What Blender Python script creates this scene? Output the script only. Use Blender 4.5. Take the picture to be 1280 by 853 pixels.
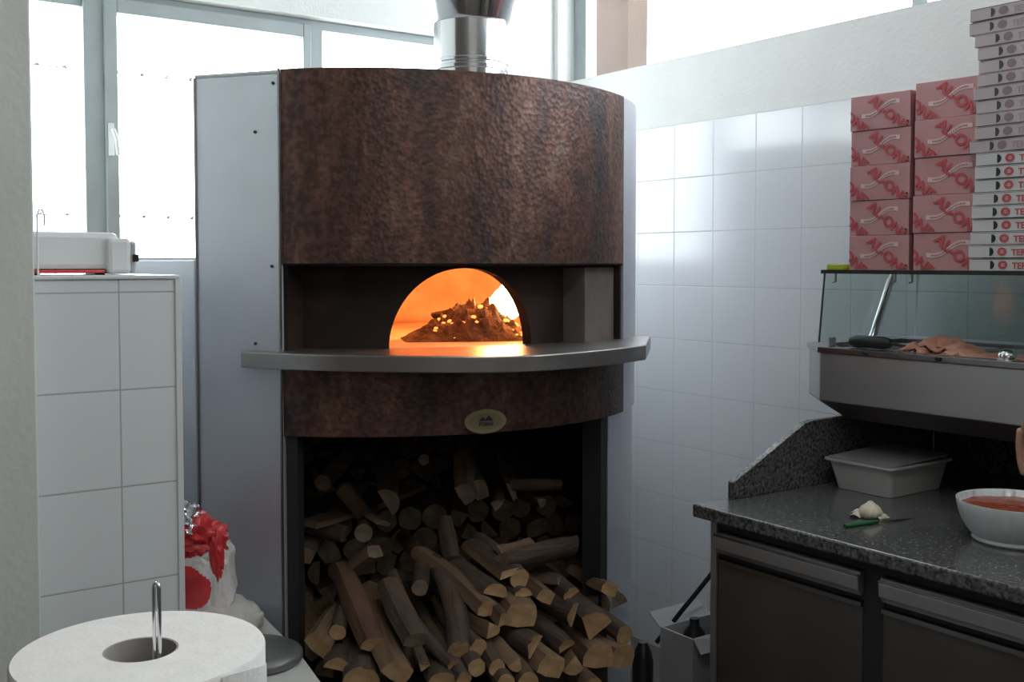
import bpy, bmesh, math, random
from mathutils import Vector, Matrix, noise
PI = math.pi
for o in list(bpy.data.objects): bpy.data.objects.remove(o)
SC = bpy.context.scene
COL = SC.collection

# ------------------------------------------------------------------ camera
EYE = 1.485; F = 1350.0; PITCH = math.radians(2.5); PY0 = 388.0
cam_d = bpy.data.cameras.new('camera'); cam = bpy.data.objects.new('camera', cam_d); COL.objects.link(cam)
cam.location = (0, 0, EYE); cam.rotation_euler = (PI/2 - PITCH, 0, 0)
cam_d.sensor_fit = 'HORIZONTAL'; cam_d.sensor_width = 36.0; cam_d.lens = 36.0*F/1280
cam_d.shift_y = -(426.5-PY0)/1280; cam_d.clip_start = 0.05; cam_d.clip_end = 100
SC.camera = cam
# ------------------------------------------------------------------ light
SC.view_settings.view_transform = 'Standard'; SC.view_settings.look = 'None'
SC.view_settings.exposure = 0.12; SC.view_settings.gamma = 1.0; SC.view_settings.use_curve_mapping = False
W = bpy.data.worlds.new('sky'); SC.world = W; W.use_nodes = True
bg = W.node_tree.nodes['Background']; bg.inputs[0].default_value = (0.90, 0.95, 1.0, 1); bg.inputs[1].default_value = 10.5

ANG = math.atan2(.5755, .8178)                 # the room is turned against the camera
E = Vector((math.cos(ANG), math.sin(ANG), 0)); D = Vector((-math.sin(ANG), math.cos(ANG), 0))
def R(a, b, z=0.0): return E*a + D*b + Vector((0, 0, z))     # room axes -> world
def area(name, loc, target, sx, sy, power, col):
    l = bpy.data.lights.new(name, 'AREA'); l.shape = 'RECTANGLE'; l.size = sx; l.size_y = sy; l.energy = power; l.color = col
    o = bpy.data.objects.new(name, l); COL.objects.link(o); o.location = loc
    o.rotation_euler = (Vector(target)-Vector(loc)).to_track_quat('-Z', 'Y').to_euler(); return o
# added soft fill light behind the camera, with no opening there
area('rear_fill_light', R(-.6, -2.3, 2.3), R(.9, 2.5, 1.35), 2.2, .9, 8, (1.0, .97, .93))
# added overhead fill light (its invented lamp housing is built with the room)
area('added_overhead_fill', R(.75, .55, 2.855), R(.75, .56, 0), 1.2, .16, 12, (1.0, .98, .95))
# sampling portals in the two window openings
def portal(loc, target, sx, sy):
    o = area('window_portal', loc, target, sx, sy, 1, (1, 1, 1)); o.data.cycles.is_portal = True
portal(R(1.3, 3.96, 1.95), R(1.3, 0, 1.95), 2.5, .95)
portal(R(3.14, 1.0, 2.52), R(0, 1.0, 2.52), 5.4, .56)

# ------------------------------------------------------------------ pixel helpers (where a thing seen in the photo stands)
FW = Vector((0, math.cos(PITCH), -math.sin(PITCH))); UP = Vector((0, math.sin(PITCH), math.cos(PITCH)))
def ray(px, py): return FW + Vector((1, 0, 0))*((px-640)/F) + UP*((PY0-py)/F)
def at(px, py, Y):
    r = ray(px, py); return Vector((0, 0, EYE)) + r*(Y/r.y)
def atz(px, py, z):
    r = ray(px, py); return Vector((0, 0, EYE)) + r*((z-EYE)/r.z)

# ------------------------------------------------------------------ materials
def new_mat(name):
    m = bpy.data.materials.new(name); m.use_nodes = True; nt = m.node_tree
    return m, nt, nt.nodes['Principled BSDF']
def N(nt, t, **kw):
    n = nt.nodes.new(t)
    for k, v in kw.items():
        if k in n.inputs.keys() if isinstance(k, str) else False: n.inputs[k].default_value = v
        else: setattr(n, k, v)
    return n
def mat(name, col, rough=.5, metal=0.0, var=0.0, scale=8.0, bump=0.0, bscale=60.0, stretch=(1,1,1), col2=None, spec=.5, emit=None, estr=0, coat=0, contrast=(.35,.65), detail=4):
    m, nt, p = new_mat(name)
    p.inputs['Roughness'].default_value = rough; p.inputs['Metallic'].default_value = metal
    p.inputs['Specular IOR Level'].default_value = spec
    p.inputs['Base Color'].default_value = (*col, 1)
    if coat: p.inputs['Coat Weight'].default_value = coat
    if emit: p.inputs['Emission Color'].default_value = (*emit, 1); p.inputs['Emission Strength'].default_value = estr
    tc = N(nt, 'ShaderNodeTexCoord'); mp = N(nt, 'ShaderNodeMapping'); mp.inputs['Scale'].default_value = stretch
    nt.links.new(tc.outputs['Object'], mp.inputs[0])
    if col2 or var:
        ns = N(nt, 'ShaderNodeTexNoise'); ns.inputs['Scale'].default_value = scale; ns.inputs['Detail'].default_value = detail
        nt.links.new(mp.outputs[0], ns.inputs['Vector'])
        cr = N(nt, 'ShaderNodeValToRGB')
        c2 = col2 or tuple(min(1, c*(1+var)) for c in col); c1 = col if col2 else tuple(c*(1-var) for c in col)
        cr.color_ramp.elements[0].position = contrast[0]; cr.color_ramp.elements[1].position = contrast[1]
        cr.color_ramp.elements[0].color = (*c1, 1); cr.color_ramp.elements[1].color = (*c2, 1)
        nt.links.new(ns.outputs[0], cr.inputs[0]); nt.links.new(cr.outputs[0], p.inputs['Base Color'])
    if bump:
        nb = N(nt, 'ShaderNodeTexNoise'); nb.inputs['Scale'].default_value = bscale; nb.inputs['Detail'].default_value = 3
        nt.links.new(mp.outputs[0], nb.inputs['Vector'])
        b = N(nt, 'ShaderNodeBump'); b.inputs['Strength'].default_value = bump; b.inputs['Distance'].default_value = .01
        nt.links.new(nb.outputs[0], b.inputs['Height']); nt.links.new(b.outputs[0], p.inputs['Normal'])
    return m
M = {}
def tile_mat(name, z0, xo, col, grout, size=.2, mort=.0022, rough=.12, ax=0):
    # square tiles laid in straight columns: joints from the object's own x (or y) and z
    m, nt, p = new_mat(name)
    tc = N(nt, 'ShaderNodeTexCoord'); sep = N(nt, 'ShaderNodeSeparateXYZ'); nt.links.new(tc.outputs['Object'], sep.inputs[0])
    def joint(sock, off):
        a = N(nt, 'ShaderNodeMath', operation='ADD'); a.inputs[1].default_value = off+size*50; nt.links.new(sock, a.inputs[0])
        b = N(nt, 'ShaderNodeMath', operation='MODULO'); b.inputs[1].default_value = size; nt.links.new(a.outputs[0], b.inputs[0])
        c = N(nt, 'ShaderNodeMath', operation='PINGPONG'); c.inputs[1].default_value = size/2; nt.links.new(b.outputs[0], c.inputs[0])
        return c.outputs[0]
    jx = joint(sep.outputs[ax], -xo); jz = joint(sep.outputs[2], -z0)
    mn = N(nt, 'ShaderNodeMath', operation='MINIMUM'); nt.links.new(jx, mn.inputs[0]); nt.links.new(jz, mn.inputs[1])
    mr = N(nt, 'ShaderNodeMapRange'); mr.inputs['From Min'].default_value = mort*.5; mr.inputs['From Max'].default_value = mort*1.3
    nt.links.new(mn.outputs[0], mr.inputs['Value'])
    mx = N(nt, 'ShaderNodeMix', data_type='RGBA'); mx.inputs[6].default_value = (*grout, 1); mx.inputs[7].default_value = (*col, 1)
    nt.links.new(mr.outputs[0], mx.inputs[0]); nt.links.new(mx.outputs[2], p.inputs['Base Color'])
    rr = N(nt, 'ShaderNodeMapRange'); rr.inputs['To Min'].default_value = .7; rr.inputs['To Max'].default_value = rough
    nt.links.new(mr.outputs[0], rr.inputs['Value']); nt.links.new(rr.outputs[0], p.inputs['Roughness'])
    ns = N(nt, 'ShaderNodeTexNoise'); ns.inputs['Scale'].default_value = 5; nt.links.new(tc.outputs['Object'], ns.inputs['Vector'])
    ad = N(nt, 'ShaderNodeMath', operation='MULTIPLY_ADD'); ad.inputs[1].default_value = .25; nt.links.new(ns.outputs[0], ad.inputs[0]); nt.links.new(mr.outputs[0], ad.inputs[2])
    bp = N(nt, 'ShaderNodeBump'); bp.inputs['Strength'].default_value = .25; bp.inputs['Distance'].default_value = .0015
    nt.links.new(ad.outputs[0], bp.inputs['Height']); nt.links.new(bp.outputs[0], p.inputs['Normal'])
    return m
M['plaster'] = mat('plaster', (.66, .67, .65), .9, var=.04, scale=3, bump=.15, bscale=90)
M['plaster_grey'] = mat('plaster_grey', (.56, .58, .54), .9, var=.04, scale=4, bump=.1, bscale=60)
M['wall_brown'] = mat('brown_wall_paint', (.20, .17, .15), .8)
M['ceiling'] = mat('ceiling_paint', (.7, .7, .68), .9)
M['floor'] = mat('floor_tile', (.11, .095, .085), .35, var=.2, scale=6)
M['frame'] = mat('window_frame_paint', (.30, .34, .345), .45, var=.05)
M['steel'] = mat('brushed_steel', (.52, .52, .54), .40, .9, var=.06, scale=3)
M['steel_panel'] = mat('oven_side_steel', (.60, .62, .68), .48, .75, var=.10, scale=2.2, bump=.04, bscale=20)
M['steel_ledge'] = mat('ledge_steel', (.36, .345, .335), .34, .95, var=.08, scale=5)
M['steel_dark'] = mat('cabinet_door_steel', (.165, .148, .142), .42, .8, var=.14, scale=3)
M['dark_parts'] = mat('dark_plastic_gap', (.02, .02, .022), .6)  # near-black finish shared by screws, posts, rails and gaps
M['steel_trim'] = mat('cabinet_trim_steel', (.30, .30, .31), .25, 1.0)
M['chrome'] = mat('polished_pipe', (.75, .76, .78), .14, 1.0, bump=.02, bscale=10)
M['soot'] = mat('sooty_steel', (.016, .012, .011), .8, .0, col2=(.042, .028, .023), scale=5, bump=.15, bscale=20, spec=.15)
M['stone'] = mat('grey_fire_stone', (.13, .108, .10), .8, 0, var=.15, scale=8, bump=.2)
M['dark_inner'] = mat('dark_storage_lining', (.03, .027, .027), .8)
M['brick'] = mat('firebrick', (.50, .36, .24), .85, col2=(.70, .55, .40), scale=6, bump=.5, bscale=18)
M['hearth'] = mat('hearth_stone', (.52, .42, .32), .55, col2=(.70, .60, .48), scale=9, bump=.2, bscale=25)
M['ash'] = mat('charred_embers', (.030, .022, .022), .9, col2=(.17, .13, .12), scale=26, bump=1.0, bscale=50)
M['plinth'] = mat('oven_plinth', (.06, .055, .05), .9, var=.2)
M['bark'] = mat('bark', (.045, .030, .022), .9, col2=(.105, .070, .048), scale=22, stretch=(1, .25, 1), bump=.6, bscale=60)
M['split'] = mat('split_wood', (.12, .072, .042), .8, col2=(.21, .135, .078), scale=18, stretch=(2, .15, 2), bump=.3, bscale=50)
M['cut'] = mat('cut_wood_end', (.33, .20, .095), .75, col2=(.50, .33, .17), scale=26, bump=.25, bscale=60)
M['shaded_end'] = mat('shaded_wood_end', (.13, .095, .065), .85, col2=(.22, .165, .115), scale=26, bump=.25, bscale=60)  # darker copy of the cut end: storage shade put into the colour
M['bark2'] = mat('reddish_bark', (.070, .036, .024), .9, col2=(.14, .075, .046), scale=22, stretch=(1, .3, 1), bump=.5, bscale=60)
M['granite'] = mat('granite', (.026, .026, .028), .22, col2=(.17, .17, .168), scale=130, contrast=(.36, .72), detail=8, coat=.15)
M['white_plastic'] = mat('white_plastic', (.62, .64, .64), .35)
M['tub'] = mat('frosted_plastic', (.42, .43, .42), .35, var=.05)
M['tub_lid'] = mat('frosted_lid', (.22, .215, .22), .3)
M['bowl'] = mat('bowl_porcelain', (.66, .70, .71), .25, coat=.3)
M['sauce'] = mat('tomato_sauce', (.22, .035, .015), .25, col2=(.36, .07, .02), scale=40, bump=.5, bscale=60)
M['paper'] = mat('paper_roll', (.72, .72, .70), .95, var=.03, scale=40, bump=.1, bscale=200)
M['card_core'] = mat('roll_core', (.30, .28, .26), .9)
M['pink'] = mat('pink_carton', (.55, .29, .30), .6, var=.05, scale=5)
M['pink_shaded'] = mat('pink_carton_shaded', (.30, .13, .15), .7)  # darker pink for the right face, its shade painted into the colour
M['red_ink'] = mat('red_ink', (.52, .085, .10), .6)
M['pale_ink'] = mat('pale_ink', (.74, .56, .55), .6)
M['black'] = mat('black_ink', (.02, .022, .025), .6)
M['box_white'] = mat('pizza_carton_white', (.60, .62, .62), .7, var=.03)
M['box_pinkish'] = mat('pizza_carton_pinkish', (.50, .44, .46), .7, var=.05)
M['dull_red'] = mat('dull_red_ink', (.36, .16, .18), .7)
M['faded'] = mat('faded_ink', (.27, .20, .23), .7)
M['faded_text'] = mat('faded_text_ink', (.42, .33, .36), .7)
M['darkgrey'] = mat('dark_grey_ink', (.07, .06, .075), .7)
M['red_film'] = mat('red_film', (.50, .025, .03), .25, col2=(.62, .06, .06), scale=10, bump=.4, bscale=25)
M['white_film'] = mat('white_film', (.62, .60, .58), .45, var=.08, scale=12, bump=.5, bscale=25)
M['foil'] = mat('foil', (.65, .65, .68), .2, .8, bump=.6, bscale=30)
M['sack'] = mat('white_sack', (.52, .50, .47), .8, var=.06, scale=9, bump=.4, bscale=30)
M['grey_lid'] = mat('grey_metal_lid', (.16, .16, .16), .35, .4, var=.2, scale=9)
M['sheet'] = mat('white_sheet', (.50, .50, .48), .8)
M['cardboard_grey'] = mat('grey_cardboard', (.36, .37, .38), .8, var=.08)
M['blackplastic'] = mat('black_plastic', (.012, .012, .014), .35)
M['green'] = mat('green_handle', (.008, .10, .035), .4)
M['limegreen'] = mat('lime_sponge', (.42, .52, .04), .8)
M['garlic'] = mat('garlic_skin', (.66, .60, .46), .6, var=.12, scale=20, bump=.3)
M['ham'] = mat('sliced_ham', (.42, .17, .12), .5, col2=(.58, .32, .22), scale=16, bump=.5, bscale=30)
M['skin'] = mat('skin', (.50, .28, .20), .5, var=.05)
M['hair'] = mat('dark_hair', (.03, .02, .015), .7, bump=.5, bscale=120)
M['shirt'] = mat('white_shirt', (.6, .6, .6), .9)
M['trouser'] = mat('dark_trousers', (.04, .045, .06), .9)
M['apron'] = mat('dark_apron', (.10, .03, .03), .9)
M['post_wood'] = mat('outside_wood', (.045, .026, .016), .8, var=.2, scale=5)
M['wire'] = mat('wire', (.12, .12, .12), .5, .8)
M['brass'] = mat('badge_brass', (.42, .34, .20), .4, .6)
M['badge_face'] = mat('badge_face', (.30, .24, .15), .5, .3)
M['eye_white'] = mat('eye_white', (.8, .8, .8), .3)

def copper_mat():
    m, nt, p = new_mat('hammered_copper')
    tc = N(nt, 'ShaderNodeTexCoord')
    mp = N(nt, 'ShaderNodeMapping'); mp.inputs['Scale'].default_value = (4.5, 4.5, 1.3); nt.links.new(tc.outputs['Object'], mp.inputs[0])
    ns = N(nt, 'ShaderNodeTexNoise'); ns.inputs['Scale'].default_value = 2.1; ns.inputs['Detail'].default_value = 5; ns.inputs['Roughness'].default_value = .62
    nt.links.new(mp.outputs[0], ns.inputs['Vector'])
    cr = N(nt, 'ShaderNodeValToRGB'); e = cr.color_ramp.elements
    e[0].position = .30; e[0].color = (.040, .036, .040, 1); e[1].position = .52; e[1].color = (.108, .054, .042, 1)
    for pos, c in ((.40, (.066, .045, .042, 1)), (.60, (.150, .080, .060, 1)), (.70, (.165, .13, .105, 1))):
        x = e.new(pos); x.color = c
    nt.links.new(ns.outputs[0], cr.inputs[0])
    vo = N(nt, 'ShaderNodeTexVoronoi'); vo.inputs['Scale'].default_value = 85; nt.links.new(tc.outputs['Object'], vo.inputs['Vector'])
    n2 = N(nt, 'ShaderNodeTexNoise'); n2.inputs['Scale'].default_value = 60; nt.links.new(tc.outputs['Object'], n2.inputs['Vector'])
    mm = N(nt, 'ShaderNodeMapRange'); mm.inputs['From Min'].default_value = .4; mm.inputs['From Max'].default_value = .62; mm.inputs['To Min'].default_value = .72; mm.inputs['To Max'].default_value = 1.25
    nt.links.new(n2.outputs[0], mm.inputs['Value'])
    mul = N(nt, 'ShaderNodeVectorMath', operation='SCALE'); nt.links.new(cr.outputs[0], mul.inputs[0]); nt.links.new(mm.outputs[0], mul.inputs['Scale'])
    nt.links.new(mul.outputs[0], p.inputs['Base Color'])
    p.inputs['Metallic'].default_value = .5; p.inputs['Roughness'].default_value = .42
    bp = N(nt, 'ShaderNodeBump'); bp.inputs['Strength'].default_value = .30; bp.inputs['Distance'].default_value = .003
    nt.links.new(vo.outputs['Distance'], bp.inputs['Height']); nt.links.new(bp.outputs[0], p.inputs['Normal'])
    return m
M['copper'] = copper_mat()
def glass_mat(name, tint, gloss=.06):
    m, nt, p = new_mat(name); nt.nodes.remove(p); out = nt.nodes['Material Output']
    tr = N(nt, 'ShaderNodeBsdfTransparent'); tr.inputs[0].default_value = (*tint, 1)
    gl = N(nt, 'ShaderNodeBsdfGlossy'); gl.inputs['Roughness'].default_value = .03
    lw = N(nt, 'ShaderNodeLayerWeight'); lw.inputs[0].default_value = .5
    pw = N(nt, 'ShaderNodeMath', operation='POWER'); pw.inputs[1].default_value = 4.0; nt.links.new(lw.outputs['Facing'], pw.inputs[0])
    fr = N(nt, 'ShaderNodeMath', operation='MULTIPLY_ADD'); fr.inputs[1].default_value = .5; fr.inputs[2].default_value = .03; nt.links.new(pw.outputs[0], fr.inputs[0])
    mx = N(nt, 'ShaderNodeMixShader'); nt.links.new(fr.outputs[0], mx.inputs[0]); nt.links.new(tr.outputs[0], mx.inputs[1]); nt.links.new(gl.outputs[0], mx.inputs[2])
    nt.links.new(mx.outputs[0], out.inputs[0]); return m
M['glass'] = glass_mat('window_glass', (.97, .98, .98)); M['shelf_glass'] = glass_mat('greenish_glass', (.80, .86, .84))
def emis(name, col, s):
    m, nt, p = new_mat(name); p.inputs['Base Color'].default_value = (*col, 1)
    p.inputs['Emission Color'].default_value = (*col, 1); p.inputs['Emission Strength'].default_value = s; return m
M['flame'] = emis('flame', (1, .62, .25), 30)
M['ember_glow'] = emis('glowing_coal', (1, .30, .06), 2.2)

# ------------------------------------------------------------------ mesh helpers
XF = {}
def box(bm, x0, x1, y0, y1, z0, z1, rot=None):
    vs = [bm.verts.new(Vector(c)) for c in ((x0,y0,z0),(x1,y0,z0),(x1,y1,z0),(x0,y1,z0),(x0,y0,z1),(x1,y0,z1),(x1,y1,z1),(x0,y1,z1))]
    for f in ((0,3,2,1),(4,5,6,7),(0,1,5,4),(1,2,6,5),(2,3,7,6),(3,0,4,7)): bm.faces.new([vs[i] for i in f])
    return vs
def prism(bm, pts, z0, z1, pts_top=None):
    pt = pts_top or pts; n = len(pts)
    lo = [bm.verts.new((p[0], p[1], z0 if len(p) < 3 else p[2])) for p in pts]; hi = [bm.verts.new((p[0], p[1], z1)) for p in pt]
    bm.faces.new(list(reversed(lo))); bm.faces.new(hi)
    for i in range(n): bm.faces.new((lo[i], lo[(i+1) % n], hi[(i+1) % n], hi[i]))
def profile(bm, pts, axis_pts):
    """extrude a list of (y,z) points between x0 and x1"""
    x0, x1 = axis_pts; n = len(pts)
    a = [bm.verts.new((x0, p[0], p[1])) for p in pts]; b = [bm.verts.new((x1, p[0], p[1])) for p in pts]
    bm.faces.new(a); bm.faces.new(list(reversed(b)))
    for i in range(n): bm.faces.new((a[i], b[i], b[(i+1) % n], a[(i+1) % n]))
def lathe(bm, prof, seg=48, c=(0, 0), cap0=False, cap1=False, fn=None):
    rings = []
    for (r, z) in prof:
        ring = []
        for i in range(seg):
            t = 2*PI*i/seg; rr = r if not fn else fn(r, z, t)
            ring.append(bm.verts.new((c[0]+rr*math.cos(t), c[1]+rr*math.sin(t), z)))
        rings.append(ring)
    for k in range(len(rings)-1):
        for i in range(seg): bm.faces.new((rings[k][i], rings[k][(i+1) % seg], rings[k+1][(i+1) % seg], rings[k+1][i]))
    if cap0: bm.faces.new(list(reversed(rings[0])))
    if cap1: bm.faces.new(rings[-1])
def tube(bm, pts, r, seg=10, caps=True):
    pts = [Vector(p) for p in pts]; rings = []
    prev = None
    for i, p in enumerate(pts):
        t = (pts[min(i+1, len(pts)-1)]-pts[max(i-1, 0)]).normalized()
        if prev is None:
            a = t.orthogonal().normalized()
        else:
            a = (prev - t*prev.dot(t)).normalized()
        prev = a; b = t.cross(a); rr = r[i] if isinstance(r, (list, tuple)) else r
        rings.append([bm.verts.new(p+a*rr*math.cos(2*PI*k/seg)+b*rr*math.sin(2*PI*k/seg)) for k in range(seg)])
    for i in range(len(rings)-1):
        for k in range(seg): bm.faces.new((rings[i][k], rings[i][(k+1) % seg], rings[i+1][(k+1) % seg], rings[i+1][k]))
    if caps: bm.faces.new(list(reversed(rings[0]))); bm.faces.new(rings[-1])
def build(name, bm, m, parent=None, smooth=None, bevel=0, solid=0, subsurf=0, keep=False):
    me = bpy.data.meshes.new(name)
    bmesh.ops.recalc_face_normals(bm, faces=bm.faces); bm.to_mesh(me); bm.free()
    for x in (m if isinstance(m, (list, tuple)) else [m]): me.materials.append(M[x] if isinstance(x, str) else x)
    o = bpy.data.objects.new(name, me); COL.objects.link(o)
    if parent is not None:
        o.parent = parent
        if not keep and parent.name in XF: me.transform(XF[parent.name].inverted())
        XF[o.name] = XF.get(parent.name, Matrix())
    if smooth:
        me.shade_smooth()
        try: me.set_sharp_from_angle(angle=math.radians(smooth))
        except Exception: pass
    if solid: s = o.modifiers.new('thickness', 'SOLIDIFY'); s.thickness = solid; s.offset = -1
    if bevel: b = o.modifiers.new('edges', 'BEVEL'); b.width = bevel; b.segments = 2; b.limit_method = 'ANGLE'; b.angle_limit = math.radians(40)
    if subsurf: s = o.modifiers.new('smooth', 'SUBSURF'); s.levels = subsurf; s.render_levels = subsurf
    return o
def tag(o, label, cat, group=None, kind=None):
    o['label'] = label; o['category'] = cat
    if group: o['group'] = group
    if kind: o['kind'] = kind
    return o
def thing(name, label, cat, loc=(0, 0, 0), rz=0, group=None, xf=True):
    o = bpy.data.objects.new(name, None); COL.objects.link(o); o.empty_display_size = .1
    o.location = loc; o.rotation_euler = (0, 0, rz)
    if xf: XF[o.name] = Matrix.Translation(Vector(loc)) @ Matrix.Rotation(rz, 4, 'Z')
    tag(o, label, cat, group); return o
def frame_root(o): XF[o.name] = Matrix()      # children given in the root's own frame
def solo(o, origin):
    """move a one-mesh thing's origin to its base"""
    o.data.transform(Matrix.Translation(-Vector(origin))); o.location = origin; return o
def dup(root, loc=None, rz=None, label=None, group=None):
    r = root.copy(); COL.objects.link(r)
    if loc is not None: r.location = loc
    if rz is not None: r.rotation_euler = (0, 0, rz)
    if label: r['label'] = label
    if group: r['group'] = group
    for ch in list(root.children):
        c = ch.copy(); COL.objects.link(c); c.parent = r
        for g in list(ch.children):
            d = g.copy(); COL.objects.link(d); d.parent = c
    return r
def text_bm(s, size, x, y, rot=0, bold=.0, depth=.0006, sx=1.0, align='CENTER'):
    """letters standing on the local x/z plane facing -y, centred on (x, y as z)"""
    cu = bpy.data.curves.new('t', 'FONT'); cu.body = s; cu.size = size; cu.align_x = align; cu.align_y = 'CENTER'
    cu.extrude = depth/2; cu.offset = bold; cu.resolution_u = 3
    o = bpy.data.objects.new('t', cu); me = bpy.data.meshes.new_from_object(o)
    me.transform(Matrix.Translation((x, 0, y)) @ Matrix.Rotation(rot, 4, 'Y') @ Matrix.Diagonal((sx, 1, 1, 1)) @ Matrix.Rotation(PI/2, 4, 'X'))
    bm = bmesh.new(); bm.from_mesh(me); bpy.data.objects.remove(o); bpy.data.curves.remove(cu); bpy.data.meshes.remove(me)
    return bm
def join_bm(bm, other, mtx=None):
    me = bpy.data.meshes.new('tmp'); other.to_mesh(me); other.free()
    if mtx: me.transform(mtx)
    bm.from_mesh(me); bpy.data.meshes.remove(me)
def clip_bm(bm, x0, x1, z0, z1):
    for co, no in (((x0,0,0),(-1,0,0)), ((x1,0,0),(1,0,0)), ((0,0,z0),(0,0,-1)), ((0,0,z1),(0,0,1))):
        bmesh.ops.bisect_plane(bm, geom=bm.verts[:]+bm.edges[:]+bm.faces[:], plane_co=co, plane_no=no, clear_outer=True)

# ------------------------------------------------------------------ the room
RA = Matrix.Rotation(ANG, 4, 'Z')
def struct(name, bm, m, **kw):
    o = build(name, bm, m, **kw); o.rotation_euler = (0, 0, ANG); o['kind'] = 'structure'; return o
WA, WB = 2.838, 3.72            # right wall, window wall (inner faces)
LA, BB, CZ = -1.9, -2.6, 2.95   # left wall, back wall, ceiling
GL1, GL2 = WB+.08, WA+.10       # planes of the two windows
T = .28
b = bmesh.new(); box(b, LA-T, WA+T, BB-T, WB+T, -.1, 0); struct('floor', b, 'floor')
b = bmesh.new(); box(b, LA-T, WA+T, BB-T, WB+T, CZ, CZ+.1); struct('ceiling', b, 'ceiling')
# window wall, with its opening
W1 = (.10, 2.51, 1.478, 2.397)
b = bmesh.new()
box(b, LA-T, WA, WB, WB+T, 0, W1[2]); box(b, LA-T, WA, WB, WB+T, W1[3], CZ)
box(b, LA-T, W1[0], WB, WB+T, W1[2], W1[3]); box(b, W1[1], WA, WB, WB+T, W1[2], W1[3])
struct('wall_back', b, 'plaster')
# right wall
W2 = (-1.7, 3.69, 2.248, 2.80)
b = bmesh.new()
box(b, WA, WA+.15, BB-T, WB+T, 0, W2[2]); box(b, WA, WA+.15, BB-T, WB+T, W2[3], CZ)
box(b, WA, WA+.15, BB-T, W2[0], W2[2], W2[3]); box(b, WA, WA+.15, W2[1], WB+T, W2[2], W2[3])
struct('wall_right', b, 'plaster')
M['tiles_right'] = tile_mat('white_wall_tiles', 2.0, 2.966, (.60, .62, .64), (.46, .47, .48), ax=1, mort=.002, rough=.16)
b = bmesh.new(); box(b, WA-.008, WA, BB, WB, 0, 2.0); struct('trim_1', b, 'tiles_right')
b = bmesh.new(); box(b, LA-T, LA, BB, WB, 0, CZ); struct('wall_left', b, 'wall_brown')
b = bmesh.new(); box(b, LA, WA, BB-T, BB, 0, CZ); struct('wall_front', b, 'wall_brown')
b = bmesh.new(); box(b, LA, .44, 2.2, WB, 0, CZ); struct('wall_pier', b, 'plaster_grey', bevel=.004)

b = bmesh.new(); box(b, .12, 1.38, .44, .66, 2.90, CZ); o = build('added_lamp_housing', b, 'white_plastic', bevel=.004); o.rotation_euler = (0, 0, ANG)  # lamp housing added out of view to go with the overhead fill
tag(o, 'added long white lamp housing on the unseen ceiling, for the overhead fill light', 'lamp')
# windows
def window_root(name):
    o = bpy.data.objects.new(name, None); COL.objects.link(o); o['kind'] = 'structure'; o.rotation_euler = (0, 0, ANG); frame_root(o); return o
w1 = window_root('window_1')
y0, y1 = GL1-.02, GL1+.045
def fr(x0, x1, z0, z1, p0=y0, p1=y1):
    bb = bmesh.new(); box(bb, x0, x1, p0, p1, z0, z1); return bb
b = bmesh.new()
zb = 1.478
box(b, W1[0], W1[1], y0, y1, 2.362, W1[3]); box(b, W1[0], W1[1], y0, y1, zb, zb+.02)
box(b, .92, .985, y0, y1, zb, 2.37); box(b, 1.715, 1.786, y0, y1, zb, 2.37); box(b, W1[1]-.05, W1[1], y0, y1, zb, 2.37); box(b, W1[0], .14, y0, y1, zb, 2.37)
build('window_frame', b, 'frame', w1, bevel=.003)
b = bmesh.new(); box(b, .14, .92, y0+.012, y1, 2.338, 2.364); box(b, .14, .92, y0+.012, y1, zb+.018, 1.505); build('sash', b, 'frame', w1, bevel=.003)
b = bmesh.new(); q0 = y0-.018
box(b, .984, 1.026, q0, y1-.02, zb+.015, 2.375); box(b, 1.700, 1.732, q0, y1-.02, zb+.015, 2.375); box(b, 1.026, 1.70, q0, y1-.02, 2.326, 2.375); box(b, 1.026, 1.70, q0, y1-.02, zb+.015, 1.505)
sash = build('sash', b, 'frame', w1, bevel=.004)
b = bmesh.new(); box(b, .990, 1.008, q0-.012, q0, 1.845, 1.955); tube(b, [(.999, q0-.008, 1.93), (.999, q0-.035, 1.93), (1.006, q0-.045, 1.90), (1.012, q0-.04, 1.845)], .007, 8)
build('window_handle', b, 'white_plastic', sash, bevel=.002)
for (x0, x1, z0, z1) in ((.14, .92, 1.505, 2.338), (1.026, 1.70, 1.505, 2.326), (1.786, 2.46, 1.498, 2.362)):
    b = bmesh.new(); box(b, x0, x1, GL1+.010, GL1+.014, z0, z1); build('pane', b, 'glass', w1)
b = bmesh.new(); box(b, W1[0], W1[1], WB-.03, y0, 1.462, 1.480); s = struct('trim_2', b, 'plaster', bevel=.003)
# wires outside that window
for z in (2.18, 1.66):
    b = bmesh.new(); tube(b, [(0, GL1+.25, z), (1.3, GL1+.25, z-.008), (2.6, GL1+.25, z-.003)], .0022, 6)
    for x in [.2+.09*k for k in range(26)]: tube(b, [(x-.006, GL1+.25, z-.004), (x+.006, GL1+.25, z)], .004, 5)
    o = build('outdoor_wire', b, 'wire'); o.rotation_euler = (0, 0, ANG)
    tag(o, 'thin %s wire strung outside behind the big window panes' % ('upper' if z > 2 else 'lower'), 'wire', 'wires outside the window')
w2 = window_root('window_2')
b = bmesh.new(); x0, x1 = GL2-.015, GL2+.045
box(b, x0, x1, W2[0], W2[1], W2[3]-.05, W2[3]); box(b, x0, x1, W2[0], W2[1], W2[2], W2[2]+.012)
box(b, x0, x1, 3.61, W2[1], W2[2], W2[3]); box(b, x0, x1, 1.976, 2.03, W2[2], W2[3]); box(b, x0, x1, .2, .254, W2[2], W2[3]); box(b, x0, x1, W2[0], W2[0]+.06, W2[2], W2[3])
build('window_frame', b, 'frame', w2, bevel=.003)
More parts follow.
